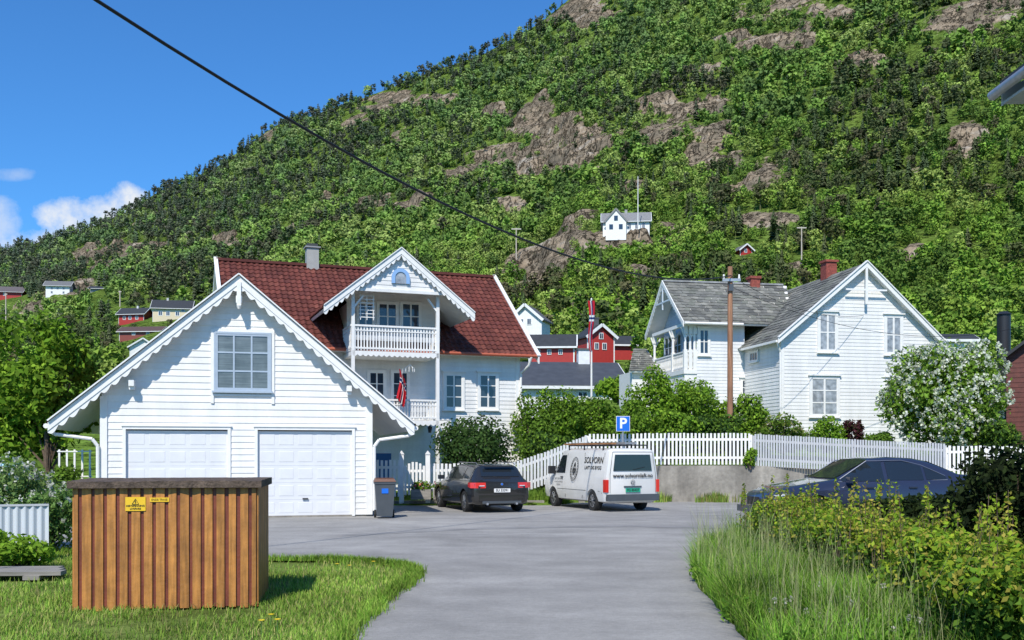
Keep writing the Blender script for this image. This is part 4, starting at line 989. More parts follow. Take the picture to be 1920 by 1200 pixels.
def side_glass(root,K,xa,xb,zlo,zhi,name='side_window',m=None,off=.008,both=True,n=8):
    for sy in ((-1,1) if both else (1,)):
        mb=MB()
        for i in range(n):
            a=xa+(xb-xa)*i/n;b=xa+(xb-xa)*(i+1)/n
            for j in range(3):
                def P(x,t): z=zlo(x)+(zhi(x)-zlo(x))*t; return (x,sy*(side_y(K,x,z)+off),z)
                mb.face([P(a,j/3),P(b,j/3),P(b,(j+1)/3),P(a,(j+1)/3)])
        mb.build(name,m or M_CARGLASS,root)
def top_glass(root,K,xa,xb,fy=.86,name='windscreen',off=.01,m=None):
    mb=MB(); n=6; k=6
    def P(x,v):
        zb,w,zs,ws,zt,wt=sect(K,x); h=zt-zs; y=v*wt*fy; 
        z=zt-abs(v)**3*h*.02
        s0=sect(K,x-.01)[4]; s1=sect(K,x+.01)[4]; nx=-(s1-s0)/.02; l=math.hypot(nx,1); return (x+off*nx/l,y,z+off/l)
    for i in range(n):
        a=xa+(xb-xa)*i/n;b=xa+(xb-xa)*(i+1)/n
        for j in range(k):
            v0=-1+2*j/k;v1=-1+2*(j+1)/k; mb.face([P(a,v0),P(b,v0),P(b,v1),P(a,v1)])
    return mb.build(name,m or M_CARGLASS,root)
def seam(root,K,pts,name='door_seam',r=.007,m=None):
    for sy in (-1,1):
        mb=MB(); mb.path([(x,sy*(side_y(K,x,z)+.001),z) for x,z in pts],r,4); mb.build(name,m or M_INK,root)
REAR=Matrix(((0,0,-1,0),(-1,0,0,0),(0,1,0,0),(0,0,0,1)))
def plate(root,x,z,w,h,txt,bg,ink):
    mb=MB(); mb.box(x-.015,x,-w/2,w/2,z-h/2,z+h/2); pl=mb.build('number_plate',bg,root)
    text('plate_text',txt,h*.95,ink,pl,Matrix.Translation((x-.018,0,z))@REAR,bold=.003,sx=.95)

# --- wagon
KW=[(-2.26,.40,.72,.74,.70,.80,.60),(-2.22,.30,.84,.90,.80,.98,.64),(-2.12,.24,.885,.93,.83,1.04,.66),(-1.80,.20,.905,.95,.85,1.375,.60),(-1.55,.20,.91,.95,.85,1.42,.60),(-.2,.20,.91,.93,.86,1.435,.62),(.35,.20,.91,.92,.86,1.40,.60),(1.05,.20,.91,.90,.84,.99,.66),(1.9,.21,.88,.78,.78,.86,.60),(2.18,.25,.80,.66,.70,.72,.5),(2.26,.34,.70,.56,.62,.60,.4)]
WG=make_vehicle('black_wagon','black estate car parked facing the white gate, left of the van','car',(-.98,28.65,0),R(90+20),.92,KW,(-1.38,1.38),.32,M_BLKPAINT,.91)
side_glass(WG,KW,-1.05,-.05,lambda x:.98,lambda x:1.33); side_glass(WG,KW,.02,.95,lambda x:.97,lambda x:min(1.33,1.33-(x-.45)*.62) if x>.45 else 1.33)
side_glass(WG,KW,-1.72,-1.12,lambda x:1.0,lambda x:1.31)
top_glass(WG,KW,.40,1.0,.9); top_glass(WG,KW,-2.10,-1.82,.90,'rear_window')
for sy in (-1,1):
    mb=MB(); Y=[sy*.50,sy*.80,sy*.935]
    zt0,zt1=.73,.89
    mb.hexa([(-2.28,Y[0],zt0),(-2.245,Y[1],zt0),(-2.1,Y[1],zt0),(-2.1,Y[0],zt0),(-2.265,Y[0],zt1),(-2.23,Y[1],zt1),(-2.1,Y[1],zt1),(-2.1,Y[0],zt1)])
    mb.hexa([(-2.245,Y[1],zt0),(-2.15,Y[2],zt0),(-1.92,Y[2],zt0+.03),(-2.0,Y[1],zt0),(-2.23,Y[1],zt1),(-2.14,Y[2],zt1),(-1.92,Y[2],zt1),(-2.0,Y[1],zt1)])
    tl=mb.build('tail_light',M_REDL,WG)
    mb=MB(); mb.box(-2.285,-2.275,min(sy*.54,sy*.70),max(sy*.54,sy*.70),.785,.81); mb.build('reverse_lens',M_LENS,tl)
    mb=MB(); mb.hexa([(2.2,sy*.4,.6),(2.1,sy*.76,.6),(1.9,sy*.8,.62),(2.1,sy*.4,.6),(2.17,sy*.4,.72),(2.05,sy*.76,.74),(1.9,sy*.8,.76),(2.1,sy*.4,.72)]); mb.build('headlight',M_LENS,WG)
    mb=MB(); mb.box(.72,.88,min(sy*.88,sy*1.05),max(sy*.88,sy*1.05),.93,1.06); mb.build('wing_mirror',M_BLKPAINT,WG)
    mb=MB(); mb.path([(-1.75,sy*.58,1.41),(-1.6,sy*.58,1.455),(.0,sy*.6,1.465),(.2,sy*.6,1.43)],.014,6); mb.build('roof_rail',M_ALLOY,WG)
    mb=MB(); mb.tube((-2.3,sy*.45,.27),(-2.1,sy*.45,.27),.035,.035,8); mb.build('exhaust',M_STEEL,WG)
seam(WG,KW,[(-.02,.35),(-.02,.97)]); seam(WG,KW,[(1.0,.35),(1.02,.9)]); seam(WG,KW,[(-1.05,.75),(-1.1,.97)])
seam(WG,KW,[(-1.72,.985),(.98,.955)],'window_trim',.008,M_ALLOY)
mb=MB(); mb.box(-2.275,-2.2,-.70,.70,.36,.52); mb.build('rear_bumper',M_BLKPAINT,WG)
mb=MB(); mb.box(-2.268,-2.258,-.6,.6,.28,.36); mb.build('bumper_insert',M_GREYPL,WG)
plate(WG,-2.275,.66,.50,.11,'SU 33391',M_WHITE,M_INK)
mb=MB(); mb.tube((-2.265,0,.84),(-2.225,0,.84),.04,.04,14); e_=mb.build('badge',M_ALLOY,WG); mb=MB(); mb.tube((-2.27,0,.84),(-2.266,0,.84),.03,.03,12); mb.build('badge_centre',M_BLUE,e_)
mb=MB(); mb.bar((-2.13,-.05,1.03),(-2.07,.45,1.10),.012,.012); mb.build('rear_wiper',M_INK,WG)
mb=MB(); mb.bar((-1.9,0,1.38),(-2.0,0,1.36),.9,.02); mb.build('roof_spoiler',M_BLKPAINT,WG)

# --- van
KV=[(-2.36,.42,.80,1.08,.83,1.84,.70),(-2.32,.30,.89,1.08,.88,1.90,.745),(-2.2,.26,.915,1.08,.90,1.935,.77),(.6,.26,.92,1.08,.90,1.945,.78),(.95,.26,.92,1.07,.90,1.90,.76),(1.62,.26,.915,1.05,.88,1.20,.74),(2.2,.28,.88,.92,.82,1.0,.62),(2.33,.36,.80,.78,.74,.84,.5),(2.36,.42,.76,.7,.68,.75,.4)]
VL=(2.50,29.2,0); VA=R(90+22)
VN=make_vehicle('white_van','white tradesman van with roof bars and black lettering, parked beside the concrete wall','van',VL,VA,.90,KV,(-1.42,1.48),.31,M_VAN,.92)
side_glass(VN,KV,.55,1.38,lambda x:1.14,lambda x:min(1.72,1.72-(x-.95)*1.0) if x>.95 else 1.72,both=True)
top_glass(VN,KV,.98,1.58,.9)
mb=MB(); mb.mesh([(-2.385,-.66,1.25),(-2.385,.66,1.25),(-2.372,.60,1.74),(-2.372,-.60,1.74),(-2.34,-.66,1.25),(-2.34,.66,1.25),(-2.33,.6,1.74),(-2.33,-.6,1.74)],[(0,1,2,3),(0,1,5,4),(1,2,6,5),(2,3,7,6),(3,0,4,7)]); rg=mb.build('rear_window',M_CARGLASS,VN)
mb=MB(); mb.bar((-2.395,.0,1.28),(-2.39,-.4,1.36),.015,.015); mb.build('rear_wiper',M_INK,rg)
for sy in (-1,1):
    mb=MB(); mb.box(-2.372,-2.20,min(sy*.82,sy*.925),max(sy*.82,sy*.925),.60,.98); mb.build('tail_light',M_REDL,VN)
    mb=MB(); mb.box(2.24,2.36,min(sy*.48,sy*.76),max(sy*.48,sy*.76),.66,.82); mb.build('headlight',M_LENS,VN)
    mb=MB(); mb.box(1.28,1.42,min(sy*.9,sy*1.12),max(sy*.9,sy*1.12),1.1,1.36); mb.build('wing_mirror',M_BLACK,VN)
    mb=MB(); mb.box(.66,.82,min(sy*.925,sy*.945),max(sy*.925,sy*.945),1.0,1.03); mb.build('door_handle',M_BLACK,VN)
mb=MB(); mb.box(-2.44,-2.3,-.88,.88,.34,.54); mb.build('rear_bumper',M_GREYPL,VN)
seam(VN,KV,[(.5,.36),(.5,1.78)]); seam(VN,KV,[(1.5,.62),(1.52,1.0),(1.4,1.14)]); seam(VN,KV,[(-2.1,.55),(-2.1,1.8)]); seam(VN,KV,[(-.75,.36),(-.75,1.8)]); seam(VN,KV,[(-2.3,.62),(-1.85,.62)]); seam(VN,KV,[(-1.0,.62),(1.1,.62)])
mb=MB(); mb.path([(-2.385,.78,.58),(-2.385,.78,1.15),(-2.365,.68,1.82),(-2.365,-.68,1.82),(-2.385,-.78,1.15),(-2.385,-.78,.58)],.006,4); mb.build('tailgate_seam',M_INK,VN)
plate(VN,-2.385,.66,.50,.115,'FG 85427',M_GREEN,M_INK)
mb=MB(); mb.box(-2.39,-2.36,-.3,.3,.75,.79); mb.build('plate_light',M_GREYPL,VN)
mb=MB()
for i in range(20):
    t=2*math.pi*i/20;t2=2*math.pi*(i+1)/20; mb.tube((-2.392,.07*math.cos(t),.90+.07*math.sin(t)),(-2.392,.07*math.cos(t2),.90+.07*math.sin(t2)),.006,.006,4)
for a,b in (((.035,.058),(.0,.01)),((0,.01),(-.035,.058)),((.06,.02),(.028,-.055)),((.028,-.055),(0,.0)),((0,0),(-.028,-.055)),((-.028,-.055),(-.06,.02))):
    mb.tube((-2.392,a[0],.90+a[1]),(-2.392,b[0],.90+b[1]),.005,.005,4)
mb.build('emblem',M_GREYPL,VN)
text('website_lettering','www.solvornlaft.no',.165,M_INK,VN,Matrix.Translation((-2.395,.0,1.10))@REAR,bold=.004,sx=1.05)
def SM(x,z):
    t=math.atan2(.15,.86) if z>1.08 else 0
    y=side_y(KV,x,z)+.014
    return Matrix.Translation((x,y,z))@Matrix(((-1,0,0,0),(0,-math.sin(t),math.cos(t),0),(0,math.cos(t),math.sin(t),0),(0,0,0,1)))
text('side_lettering','SOLVORN',.27,M_INK,VN,SM(-1.42,1.56),bold=.004,sx=1.05)
text('side_lettering','LAFT OG BYGG',.15,M_INK,VN,SM(-1.42,1.33),bold=.003,sx=1.1)
text('door_lettering','LAFT OG BYGG',.09,M_INK,VN,SM(1.0,.95)); text('door_lettering','www.solvornlaft.no',.08,M_INK,VN,SM(1.0,.85)); text('door_lettering','5768 41',.09,M_INK,VN,SM(1.0,.75))
Me=SM(-.12,1.28); mb=MB(Me)
for (a,b,r) in ((.27,.38,.009),(.20,.295,.006)):
    for i in range(36):
        t=2*math.pi*i/36;t2=2*math.pi*(i+1)/36; mb.tube((a*math.cos(t),b*math.sin(t),0),(a*math.cos(t2),b*math.sin(t2),0),r,r,4)
for i in range(22):
    t=2*math.pi*i/22; mb.bar((.22*math.cos(t),.32*math.sin(t),.0),(.25*math.cos(t),.355*math.sin(t),.0),.022,.006)
for sg in (-1,1):
    mb.bar((0,.16,0),(sg*.12,.0,0),.018,.006); mb.bar((sg*.12,0,0),(sg*.1,-.15,0),.018,.006); mb.bar((sg*.02,.2,0),(sg*.07,.08,0),.024,.006); mb.bar((sg*.13,-.02,0),(-sg*.08,-.2,0),.014,.006); mb.bar((sg*.05,.02,0),(sg*.06,-.12,0),.028,.006)
mb.bar((-.12,-.0,0),(.12,-.0,0),.016,.006); mb.bar((0,.22,0),(0,-.2,0),.018,.006); mb.build('round_logo',M_INK,VN)
mb=MB()
for x in (-1.9,-.6,.5):
    mb.bar((x,-.78,2.03),(x,.78,2.03),.04,.04)
    for sy in (-1,1): mb.bar((x,sy*.76,1.86),(x,sy*.76,2.03),.04,.03)
mb.build('roof_rack',M_BLACK,VN)
ld=empty('ladder',VL,VA,'wooden ladder and timbers lashed on the roof rack of the white van','ladder'); ld.scale=(.90,)*3
mb=MB()
for y in (-.15,.2): mb.bar((-2.3,y,2.09),(1.5,y,2.09),.05,.07)
for i in range(12): mb.bar((-2.2+i*.32,-.15,2.09),(-2.2+i*.32,.2,2.09),.03,.03)
mb.build('ladder_frame',M_STEEL,ld); mb=MB(); mb.bar((-2.1,.5,2.08),(1.3,.5,2.08),.16,.05); mb.build('timber',mat('timber',(.35,.16,.06),.7,noise=(5,.3)),ld)

# --- sedan
KS=[(-2.40,.42,.70,.78,.68,.86,.56),(-2.34,.30,.82,.92,.78,1.02,.64),(-1.95,.22,.89,.98,.84,1.09,.68),(-1.62,.20,.90,.98,.85,1.12,.68),(-1.0,.20,.90,.96,.85,1.38,.60),(-.7,.20,.90,.96,.85,1.435,.62),(-.2,.20,.90,.95,.86,1.46,.63),(.2,.20,.90,.94,.86,1.43,.62),(1.00,.20,.90,.90,.84,1.01,.68),(1.9,.21,.87,.80,.78,.87,.60),(2.28,.26,.80,.68,.68,.74,.5),(2.38,.36,.70,.58,.6,.64,.4)]
SD=make_vehicle('blue_sedan','dark blue saloon car half hidden behind the hedge on the right','car',(7.55,21.3,.0),R(188),1.05,KS,(-1.42,1.42),.33,M_BLUPAINT,.90)
side_glass(SD,KS,-.80,-.05,lambda x:1.0,lambda x:1.36-max(0,(-.45-x))*.25); side_glass(SD,KS,.03,.88,lambda x:.98,lambda x:min(1.36,1.36-(x-.33)*.62) if x>.33 else 1.36)
side_glass(SD,KS,-1.28,-.86,lambda x:1.01,lambda x:1.25+(x+.86)*.42)
top_glass(SD,KS,.25,.96,.9); top_glass(SD,KS,-1.58,-1.02,.88,'rear_window')
seam(SD,KS,[(.0,.35),(.0,.97)]); seam(SD,KS,[(1.0,.35),(1.0,.9)]); seam(SD,KS,[(-.9,.5),(-.82,.97)])
seam(SD,KS,[(-1.3,1.0),(.95,.965)],'window_trim',.012,M_ALLOY)
seam(SD,KS,[(-1.28,1.08),(-.82,1.29),(-.4,1.385),(.33,1.375),(.9,1.02)],'window_trim',.009,M_ALLOY)
side_glass(SD,KS,-2.0,1.9,lambda x:.50,lambda x:.54,'side_moulding',M_BLACK,.012)
for sy in (-1,1):
    mb=MB(); mb.hexa([(2.34,sy*.34,.58),(2.24,sy*.74,.58),(2.0,sy*.83,.62),(2.2,sy*.34,.6),(2.31,sy*.34,.70),(2.2,sy*.74,.72),(2.0,sy*.82,.75),(2.2,sy*.34,.7)]); mb.build('headlight',M_LENS,SD)
    mb=MB(); mb.hexa([(-2.42,sy*.45,.72),(-2.34,sy*.84,.72),(-2.1,sy*.90,.74),(-2.3,sy*.45,.72),(-2.38,sy*.45,.88),(-2.32,sy*.82,.88),(-2.1,sy*.88,.88),(-2.3,sy*.45,.88)]); mb.build('tail_light',M_REDL,SD)
    mb=MB(); mb.box(.68,.84,min(sy*.86,sy*1.02),max(sy*.86,sy*1.02),.95,1.07); mb.build('wing_mirror',M_BLUPAINT,SD)
    for xx in (-.62,.28):
        mb=MB(); mb.box(xx,xx+.16,min(sy*.885,sy*.915),max(sy*.885,sy*.915),.84,.87); mb.build('door_handle',M_BLUPAINT,SD)
    mb=MB(); mb.box(2.36,2.40,min(sy*.03,sy*.28),max(sy*.03,sy*.28),.50,.66); mb.build('grille',M_BLACK,SD)
mb=MB(); mb.box(2.28,2.44,-.74,.74,.34,.47); mb.build('front_bumper',M_GREYPL,SD)

# ---------------------------------------------------------------- wheelie bin
wb=empty('wheelie_bin',((721-960)/F*24.6,24.6,0),R(10),'dark grey wheelie bin with brown lid beside the garage','bin')
mb=MB(); mb.hexa([(-.19,-.2,.06),(.19,-.2,.06),(.19,.2,.06),(-.19,.2,.06),(-.25,-.27,.90),(.25,-.27,.90),(.25,.27,.90),(-.25,.27,.90)]); mb.box(-.265,.265,-.285,.28,.85,.90); mb.build('bin_body',M_GREYPL,wb)
mb=MB(); mb.hexa([(-.27,-.3,.905),(.27,-.3,.905),(.27,.3,.905),(-.27,.3,.905),(-.23,-.26,.97),(.23,-.26,.97),(.23,.3,.99),(-.23,.3,.99)]); mb.build('lid',mat('bin_lid',(.12,.045,.025),.5),wb)
for sx in (-1,1):
    mb=MB(); mb.tube((sx*.2,.2,.1),(sx*.25,.2,.1),.1,.1,14); mb.build('wheel',M_RUBBER,wb)
mb=MB(); mb.box(-.08,.08,-.262,-.245,.62,.74); mb.build('sticker',M_BLUE,wb)
for i,(a,d) in enumerate(((790,30.2),(832,30.3))):
    pt=empty('flower_planter',at(a,936,d),0,['wooden planter with flowers in front of the garden gate','wooden planter with flowers at the left front of the wagon'][i],'planter')
    mb=MB(); mb.box(-.3,.3,-.18,.18,0,.3); mb.build('planter_box',M_ROADST,pt)
    V,C=leaf_arrays([(0,0,.38,.32,.2,.16)],500,.045,G_MID,RNG); np_mesh('plants',V,4,C,M_LEAF,pt)
    V,C=leaf_arrays([(0,-.02,.42,.32,.2,.15)],60,.035,[(.6,.1,.15),(.7,.5,.1),(.7,.7,.7)],RNG,.9,.9); np_mesh('flowers',V,4,C,M_LEAF,pt)

# ---------------------------------------------------------------- wooden transformer box
tb_=empty('transformer_box',(-4.48,10.2,-.02),R(9),'wooden slatted transformer box with mossy lid and yellow warning sign on the grass','electrical box')
BW,BD,BH=1.81,1.25,1.26
for sd in ('front','right','left','back'):
    M,L=Wm(sd,0,BW,0,BD); mb=MB(M); n=int(round(L/.121)); st=L/n
    mb.box(0,L,-.004,.02,.02,BH,(.20,.048,.024))
    for i in range(n+1):
        x=i*st; k=random.uniform(.78,1.15); w=.040+random.uniform(-.004,.006); c=(.45*k,.19*k,.042*k)
        a=max(0,x-w); b=min(L,x+w); jz=random.uniform(-.0,.02)
        mb.box(a,b,-.022,-.0045,.0+jz,BH,c)
    mb.build('cladding',M_BOARD,tb_)
mb=MB(); nx,ny=30,18
hm={}
for i in range(nx+1):
    for j in range(ny+1):
        x=-.06+(BW+.12)*i/nx; y=-.08+(BD+.16)*j/ny
        hm[i,j]=(x+random.uniform(-.006,.006),y+random.uniform(-.008,.008),BH+.072+.012*math.sin(j/ny*math.pi)+random.uniform(-.006,.006))
for i in range(nx):
    for j in range(ny): mb.face([hm[i,j],hm[i+1,j],hm[i+1,j+1],hm[i,j+1]])
for i in range(nx):
    for j in (0,ny):
        a,b=hm[i,j],hm[i+1,j]; mb.face([a,b,(b[0],b[1],BH+.003),(a[0],a[1],BH+.003)])
for j in range(ny):
    for i in (0,nx):
        a,b=hm[i,j],hm[i,j+1]; mb.face([a,b,(b[0],b[1],BH+.003),(a[0],a[1],BH+.003)])
mb.box(-.05,BW+.05,-.07,BD+.07,BH,BH+.01)
mb.build('lid',M_STONE,tb_)
tf=Fr((-4.48,10.2),9,-.02)
a,b=tf.x(235,-.03),tf.x(273,-.03); z0,z1=tf.z(254,958,-.03),tf.z(254,932,-.03)
mb=MB(); mb.box(a,b,-.032,-.024,z0,z1); sg_=mb.build('warning_sign',M_YEL,tb_); cxx=(a+b)/2
text('warning_text','HØYSPENNING',.027,M_INK,sg_,Matrix.Translation((cxx,-.035,z0+.052))@TX,bold=.0006,sx=.98)
text('warning_text','LIVSFARE',.027,M_INK,sg_,Matrix.Translation((cxx,-.035,z0+.022))@TX,bold=.0006)
mb=MB(); t0=z0+.07; hh=.055
for p_,q_ in (((-.033,0),(.033,0)),((.033,0),(0,hh)),((0,hh),(-.033,0)),((.003,.042),(-.007,.024)),((-.007,.024),(.006,.024)),((.006,.024),(-.002,.008))): mb.bar((cxx+p_[0],-.0345,t0+p_[1]),(cxx+q_[0],-.0345,t0+q_[1]),.003,.004)
mb.build('warning_symbol',M_INK,sg_)
a,b=tf.x(281,-.03),tf.x(317,-.03); z0,z1=tf.z(300,941,-.03),tf.z(300,933,-.03)
mb=MB(); mb.box(a,b,-.030,-.024,z0,z1); s2=mb.build('label_plate',M_YEL,tb_)
text('label_text','ENDE TRASE',.03,M_INK,s2,Matrix.Translation(((a+b)/2,-.033,(z0+z1)/2))@TX,sx=.95)

# ---------------------------------------------------------------- left foreground
def corr(label,p,q,z0,z1):
    p,q=Vector(p),Vector(q); d=(q-p); L=d.length; d/=L; nrm=Vector((d.y,-d.x,0)); root=empty('corrugated_screen',p,0,label,'fence'); mb=MB(); n=int(L/.018)
    for i in range(n):
        f=lambda k:d*(k*L/n)+nrm*(.018*math.sin(k*1.05)); mb.face([f(i)+Vector((0,0,z0)),f(i+1)+Vector((0,0,z0)),f(i+1)+Vector((0,0,z1)),f(i)+Vector((0,0,z1))])
    mb.build('sheet',mat('pale_sheet',(.55,.58,.61),.6),root); mb=MB(); mb.bar(Vector((0,0,z1)),d*L+Vector((0,0,z1)),.04,.03); mb.build('top_rail',M_SHADEW,root)
corr('pale corrugated low screen at the bottom left edge',(-9.0,14.2,0),(-6.93,14.9,0),.0,.83)
pk=empty('plank_stack',(-7.0,12.9,0),R(4),'weathered grey planks lying on the grass at the left edge','planks')
for i in range(3):
    mb=MB(); mb.box(-1.5,1.25-.1*i,-.35+.23*i,-.15+.23*i,.05,.10); mb.build('plank',M_ROADST,pk)
for a,b in ((-1.3,-1.1),(.8,1.0)):
    mb=MB(); mb.box(a,b,-.4,.35,0,.05); mb.build('bearer',M_ROADST,pk)
rl=empty('blue_railing',(-8.9,16.6,0),R(5),'pale blue metal railing at the left edge above the white flowers','railing')
mb=MB(); mb.path([(-1,0,1.38),(.75,0,1.40),(.8,0,1.3),(.8,0,0)],.03,8); mb.path([(-1,0,1.0),(.8,0,1.0)],.02,8); mb.build('rail',mat('rail_blue',(.2,.45,.6),.4),rl)
WHT=[(.7,.7,.62),(.6,.62,.5)]
bush('cow_parsley','tall green herbs with white flower heads beside the left screen','plant',(-8.2,16.2,0),1.05,.8,.76,6500,.042,[(.19,.30,.09),(.15,.25,.07),(.25,.36,.12)],21,22,(420,.042,WHT),None)
bush('cow_parsley','white flowering herbs between the wooden box and the left screen','plant',(-7.45,15.9,0),.65,.7,.58,4200,.040,[(.19,.32,.09),(.14,.25,.06)],22,16,(180,.036,WHT),None)
bush('leafy_shrub','low green weeds growing behind the planks at the left','plant',(-6.9,13.9,0),.55,.5,.28,1800,.045,G_BRIGHT,23,9)
bush('leafy_tree','bright green leafy tree left of the garage','tree',(-12.5,26.8,0),1.7,1.5,2.3,7400,.10,G_BRIGHT+[(.14,.24,.03)],24,32,None,None,1.3,.25,.40)
bush('leafy_tree','bright green tree cut by the left edge of the picture','tree',(-14.6,27.6,0),1.5,1.5,1.9,6000,.10,G_BRIGHT+[(.12,.22,.03)],25,26,None,None,1.0,.29,.48)
bush('leafy_shrub','dark green shrub under the tree beside the garage wall','bush',(-11.4,24.8,0),1.0,.9,.65,3800,.07,G_MID,26)
bush('leafy_shrub','dark shrub below the tree at the left edge of the picture','bush',(-13.4,25.2,0),1.4,1,.85,4500,.08,G_MID,27)
tr_=empty('garden_trellis',(at(140,0,26.0).x,26.0,0),0,'white wooden trellis left of the garage wall','trellis')
mb=MB()
for i in range(5): mb.bar((-.4+i*.2,0,.3),(-.4+i*.2,0,1.7),.05,.02)
for z in (.5,1.0,1.65): mb.bar((-.45,0,z),(.45,0,z),.05,.03)
mb.build('slats',M_WHITE,tr_)

# ---------------------------------------------------------------- garden shrubs
def B(label,px,pb,pt,wpx,D,cols,seed,n=4500,size=.07,name='garden_shrub',ncl=14,fl=None,k=.38,cat='bush',trunk=0,core=.65):
    p=at(px,pb,D); q=at(px,pt,D); rx=wpx/2/F*D; rz=(q.z-p.z-trunk)/2
    return bush(name,label,cat,(p.x,p.y,p.z),rx,min(rx,1.6),rz,n,size,cols,seed,ncl,fl,None,trunk,k,core)
B('round dark green shrub behind the black wagon in front of the red roofed house',893,905,776,160,32.6,G_DARK+[(.08,.14,.04)],31,7500,.06,ncl=22)
B('green shrub against the right corner of the red roofed house',1000,880,735,96,36,G_MID,32)
B('tall green shrub right of the red roofed house above the picket fence',1050,870,728,116,37,G_BRIGHT[:1]+G_MID,33,5500)
B('green hedge shrub at the foot of the garden flagpole',1122,860,742,130,38,G_MID+G_BRIGHT[:1],34,5500)
B('low dark shrub behind the rising picket fence',1035,900,800,120,34.4,G_DARK+G_MID,35)
B('big bright green lilac left of the telephone pole',1225,850,682,124,38,G_BRIGHT,36,8500,.068,ncl=26)
B('wide bright green shrub just left of the telephone pole',1308,850,690,130,38.5,G_BRIGHT+G_MID,37,8500,.068,ncl=26)
B('rounded green shrub right of the telephone pole below the corner of the slate roofed house',1395,850,732,105,37.5,G_MID+G_BRIGHT,38,6000,.065)
B('green hedge section behind the white fence above the van',1180,855,758,110,36,G_MID+G_BRIGHT[:1],39,5000)
B('green hedge section behind the fence right of the parking sign',1270,850,765,125,35.6,G_MID+G_BRIGHT,40,5000)
B('dark green shrub behind the fence at the foot of the telephone pole',1350,850,775,105,35.4,G_DARK+G_MID,41,5000)
B('low flowering perennials in front of the slate roofed house',1470,850,778,110,36,G_MID+[(.22,.25,.07)],42,3200,.06,fl=(90,.04,[(.6,.5,.2),(.6,.55,.5)]))
B('yellow green perennials below the lower gable window',1545,850,775,85,36.2,G_BRIGHT,43,2800,.06)
B('small purple leaved shrub in front of the white gable',1597,850,778,45,36.4,[(.11,.03,.04),(.08,.03,.035),(.07,.06,.03)],44,2200,.055)
B('low green plants between the purple shrub and the flowering lilac',1655,860,805,85,36,G_MID,45,2600)
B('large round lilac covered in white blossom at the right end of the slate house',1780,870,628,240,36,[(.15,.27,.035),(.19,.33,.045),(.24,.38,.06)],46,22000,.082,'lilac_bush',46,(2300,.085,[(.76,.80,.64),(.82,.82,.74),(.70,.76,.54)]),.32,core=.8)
B('green shrub behind the right picket fence under the lilac',1880,870,785,100,35,G_DARK+G_MID,47,3600)
B('small ivy clump hanging over the end of the white fence on the wall',1407,880,835,30,32.85,G_BRIGHT,48,700,.05,ncl=8)
B('dark tree behind the shed at the right edge',1850,800,640,60,60,G_DARK,49,3500,.1)
B('green shrubbery behind the long charcoal roof on the left side',1000,760,690,110,78,G_MID,50,2600,.14)
B('leafy bush beside the wall of the dark roofed house',1165,760,705,110,56,G_BRIGHT,51,2600,.12)

def blades(name,label,pts,h,w,cols,seed,lean=.35,kind='stuff',cat='grass'):
    rng=np.random.default_rng(seed); P=np.array(pts,float); n=len(P)
    hh=h*rng.uniform(.45,1.25,n)*(.55+.9*fbm(P[:,0]*1.3,P[:,1]*1.3,3,seed+4)); th=rng.uniform(0,6.28,n); ln=lean*rng.uniform(.2,1.2,n)*hh
    dx,dy=np.cos(th),np.sin(th); wx,wy=-dy*w/2,dx*w/2
    base=P; mid=P+np.stack([dx*ln*.3,dy*ln*.3,hh*.6],1); tip=P+np.stack([dx*ln,dy*ln,hh],1)
    W_=np.stack([wx,wy,0*wx],1)
    V=np.stack([base-W_,base+W_,mid+W_*.7,mid-W_*.7, mid-W_*.7,mid+W_*.7,tip+W_*.1,tip-W_*.1],1).reshape(-1,3)
    pal=np.array(cols)[rng.integers(0,len(cols),n)]*(rng.uniform(.7,1.3,n)*(.4+1.2*fbm(P[:,0]*.9,P[:,1]*.9,3,seed)))[:,None]
    C=np.repeat(pal,2,axis=0)
    o=np_mesh(name,V,4,C,M_GRASS); tag(o,label,cat,kind=kind); return o
def inside(poly,x,y):
    poly=np.array(poly); c=np.zeros(len(x),bool); j=len(poly)-1
    for i in range(len(poly)):
        xi,yi=poly[i];xj,yj=poly[j]
        c^=((yi>y)!=(yj>y))&(x<(xj-xi)*(y-yi)/(yj-yi+1e-12)+xi); j=i
    return c
g=np.random.default_rng(3)
LAWN=[(-1.2,5)]+[p for p in EDGE_L if 6<p[1]<16.3]+[(-12,16),(-12,6),(-8,5)]
x=g.uniform(-9,-1,150000); y=6.5+ (16.2-6.5)*g.random(150000)**1.25
ok=inside(LAWN,x,y); dn=fbm(x*1.3,y*1.3,3,5); ok&=(g.random(len(x))<np.clip(dn*2.8-.75,.08,1))
x,y=x[ok],y[ok]
blades('lawn_grass','short sunlit grass and moss around the wooden box',np.stack([x,y,np.full(len(x),-.03)],1),.07,.010,[(.20,.35,.05),(.27,.38,.07),(.15,.29,.04),(.36,.34,.13),(.30,.40,.08)],5,.8)
EDG=np.array([p for p in EDGE_L if 7<p[1]<16]); k=g.integers(0,len(EDG)-1,9000); t=g.random(9000)[:,None]; P=EDG[k]*(1-t)+EDG[k+1]*t+g.normal(0,.06,(9000,2))
blades('edge_grass','tufty grass along the curved left edge of the road',np.c_[P,np.zeros(len(P))],.10,.01,[(.22,.39,.05),(.17,.32,.04),(.30,.38,.08)],6,.9)
dm=[(490,1190),(520,1188),(508,1178),(632,1075),(655,1078),(700,1070)]
for i,(a,b) in enumerate(dm):
    q=g2(a,b); o=MB(); o.tube((0,0,-.02),(0,0,.12),.004,.004,4,(.1,.2,.05)); 
    for t in range(10): th=t*.63; o.face([(0,0,.12),(.03*math.cos(th),.03*math.sin(th),.13),(.03*math.cos(th+.5),.03*math.sin(th+.5),.13)],(.85,.6,.02))
    oo=o.build('dandelion',M_COL); oo.location=(q[0],q[1],0); tag(oo,'yellow dandelion in the lawn beside the road','flower','dandelions in the lawn')
VER=[p for p in EDGE_R if 6<p[1]<19.2]+[(9,19),(9,6)]
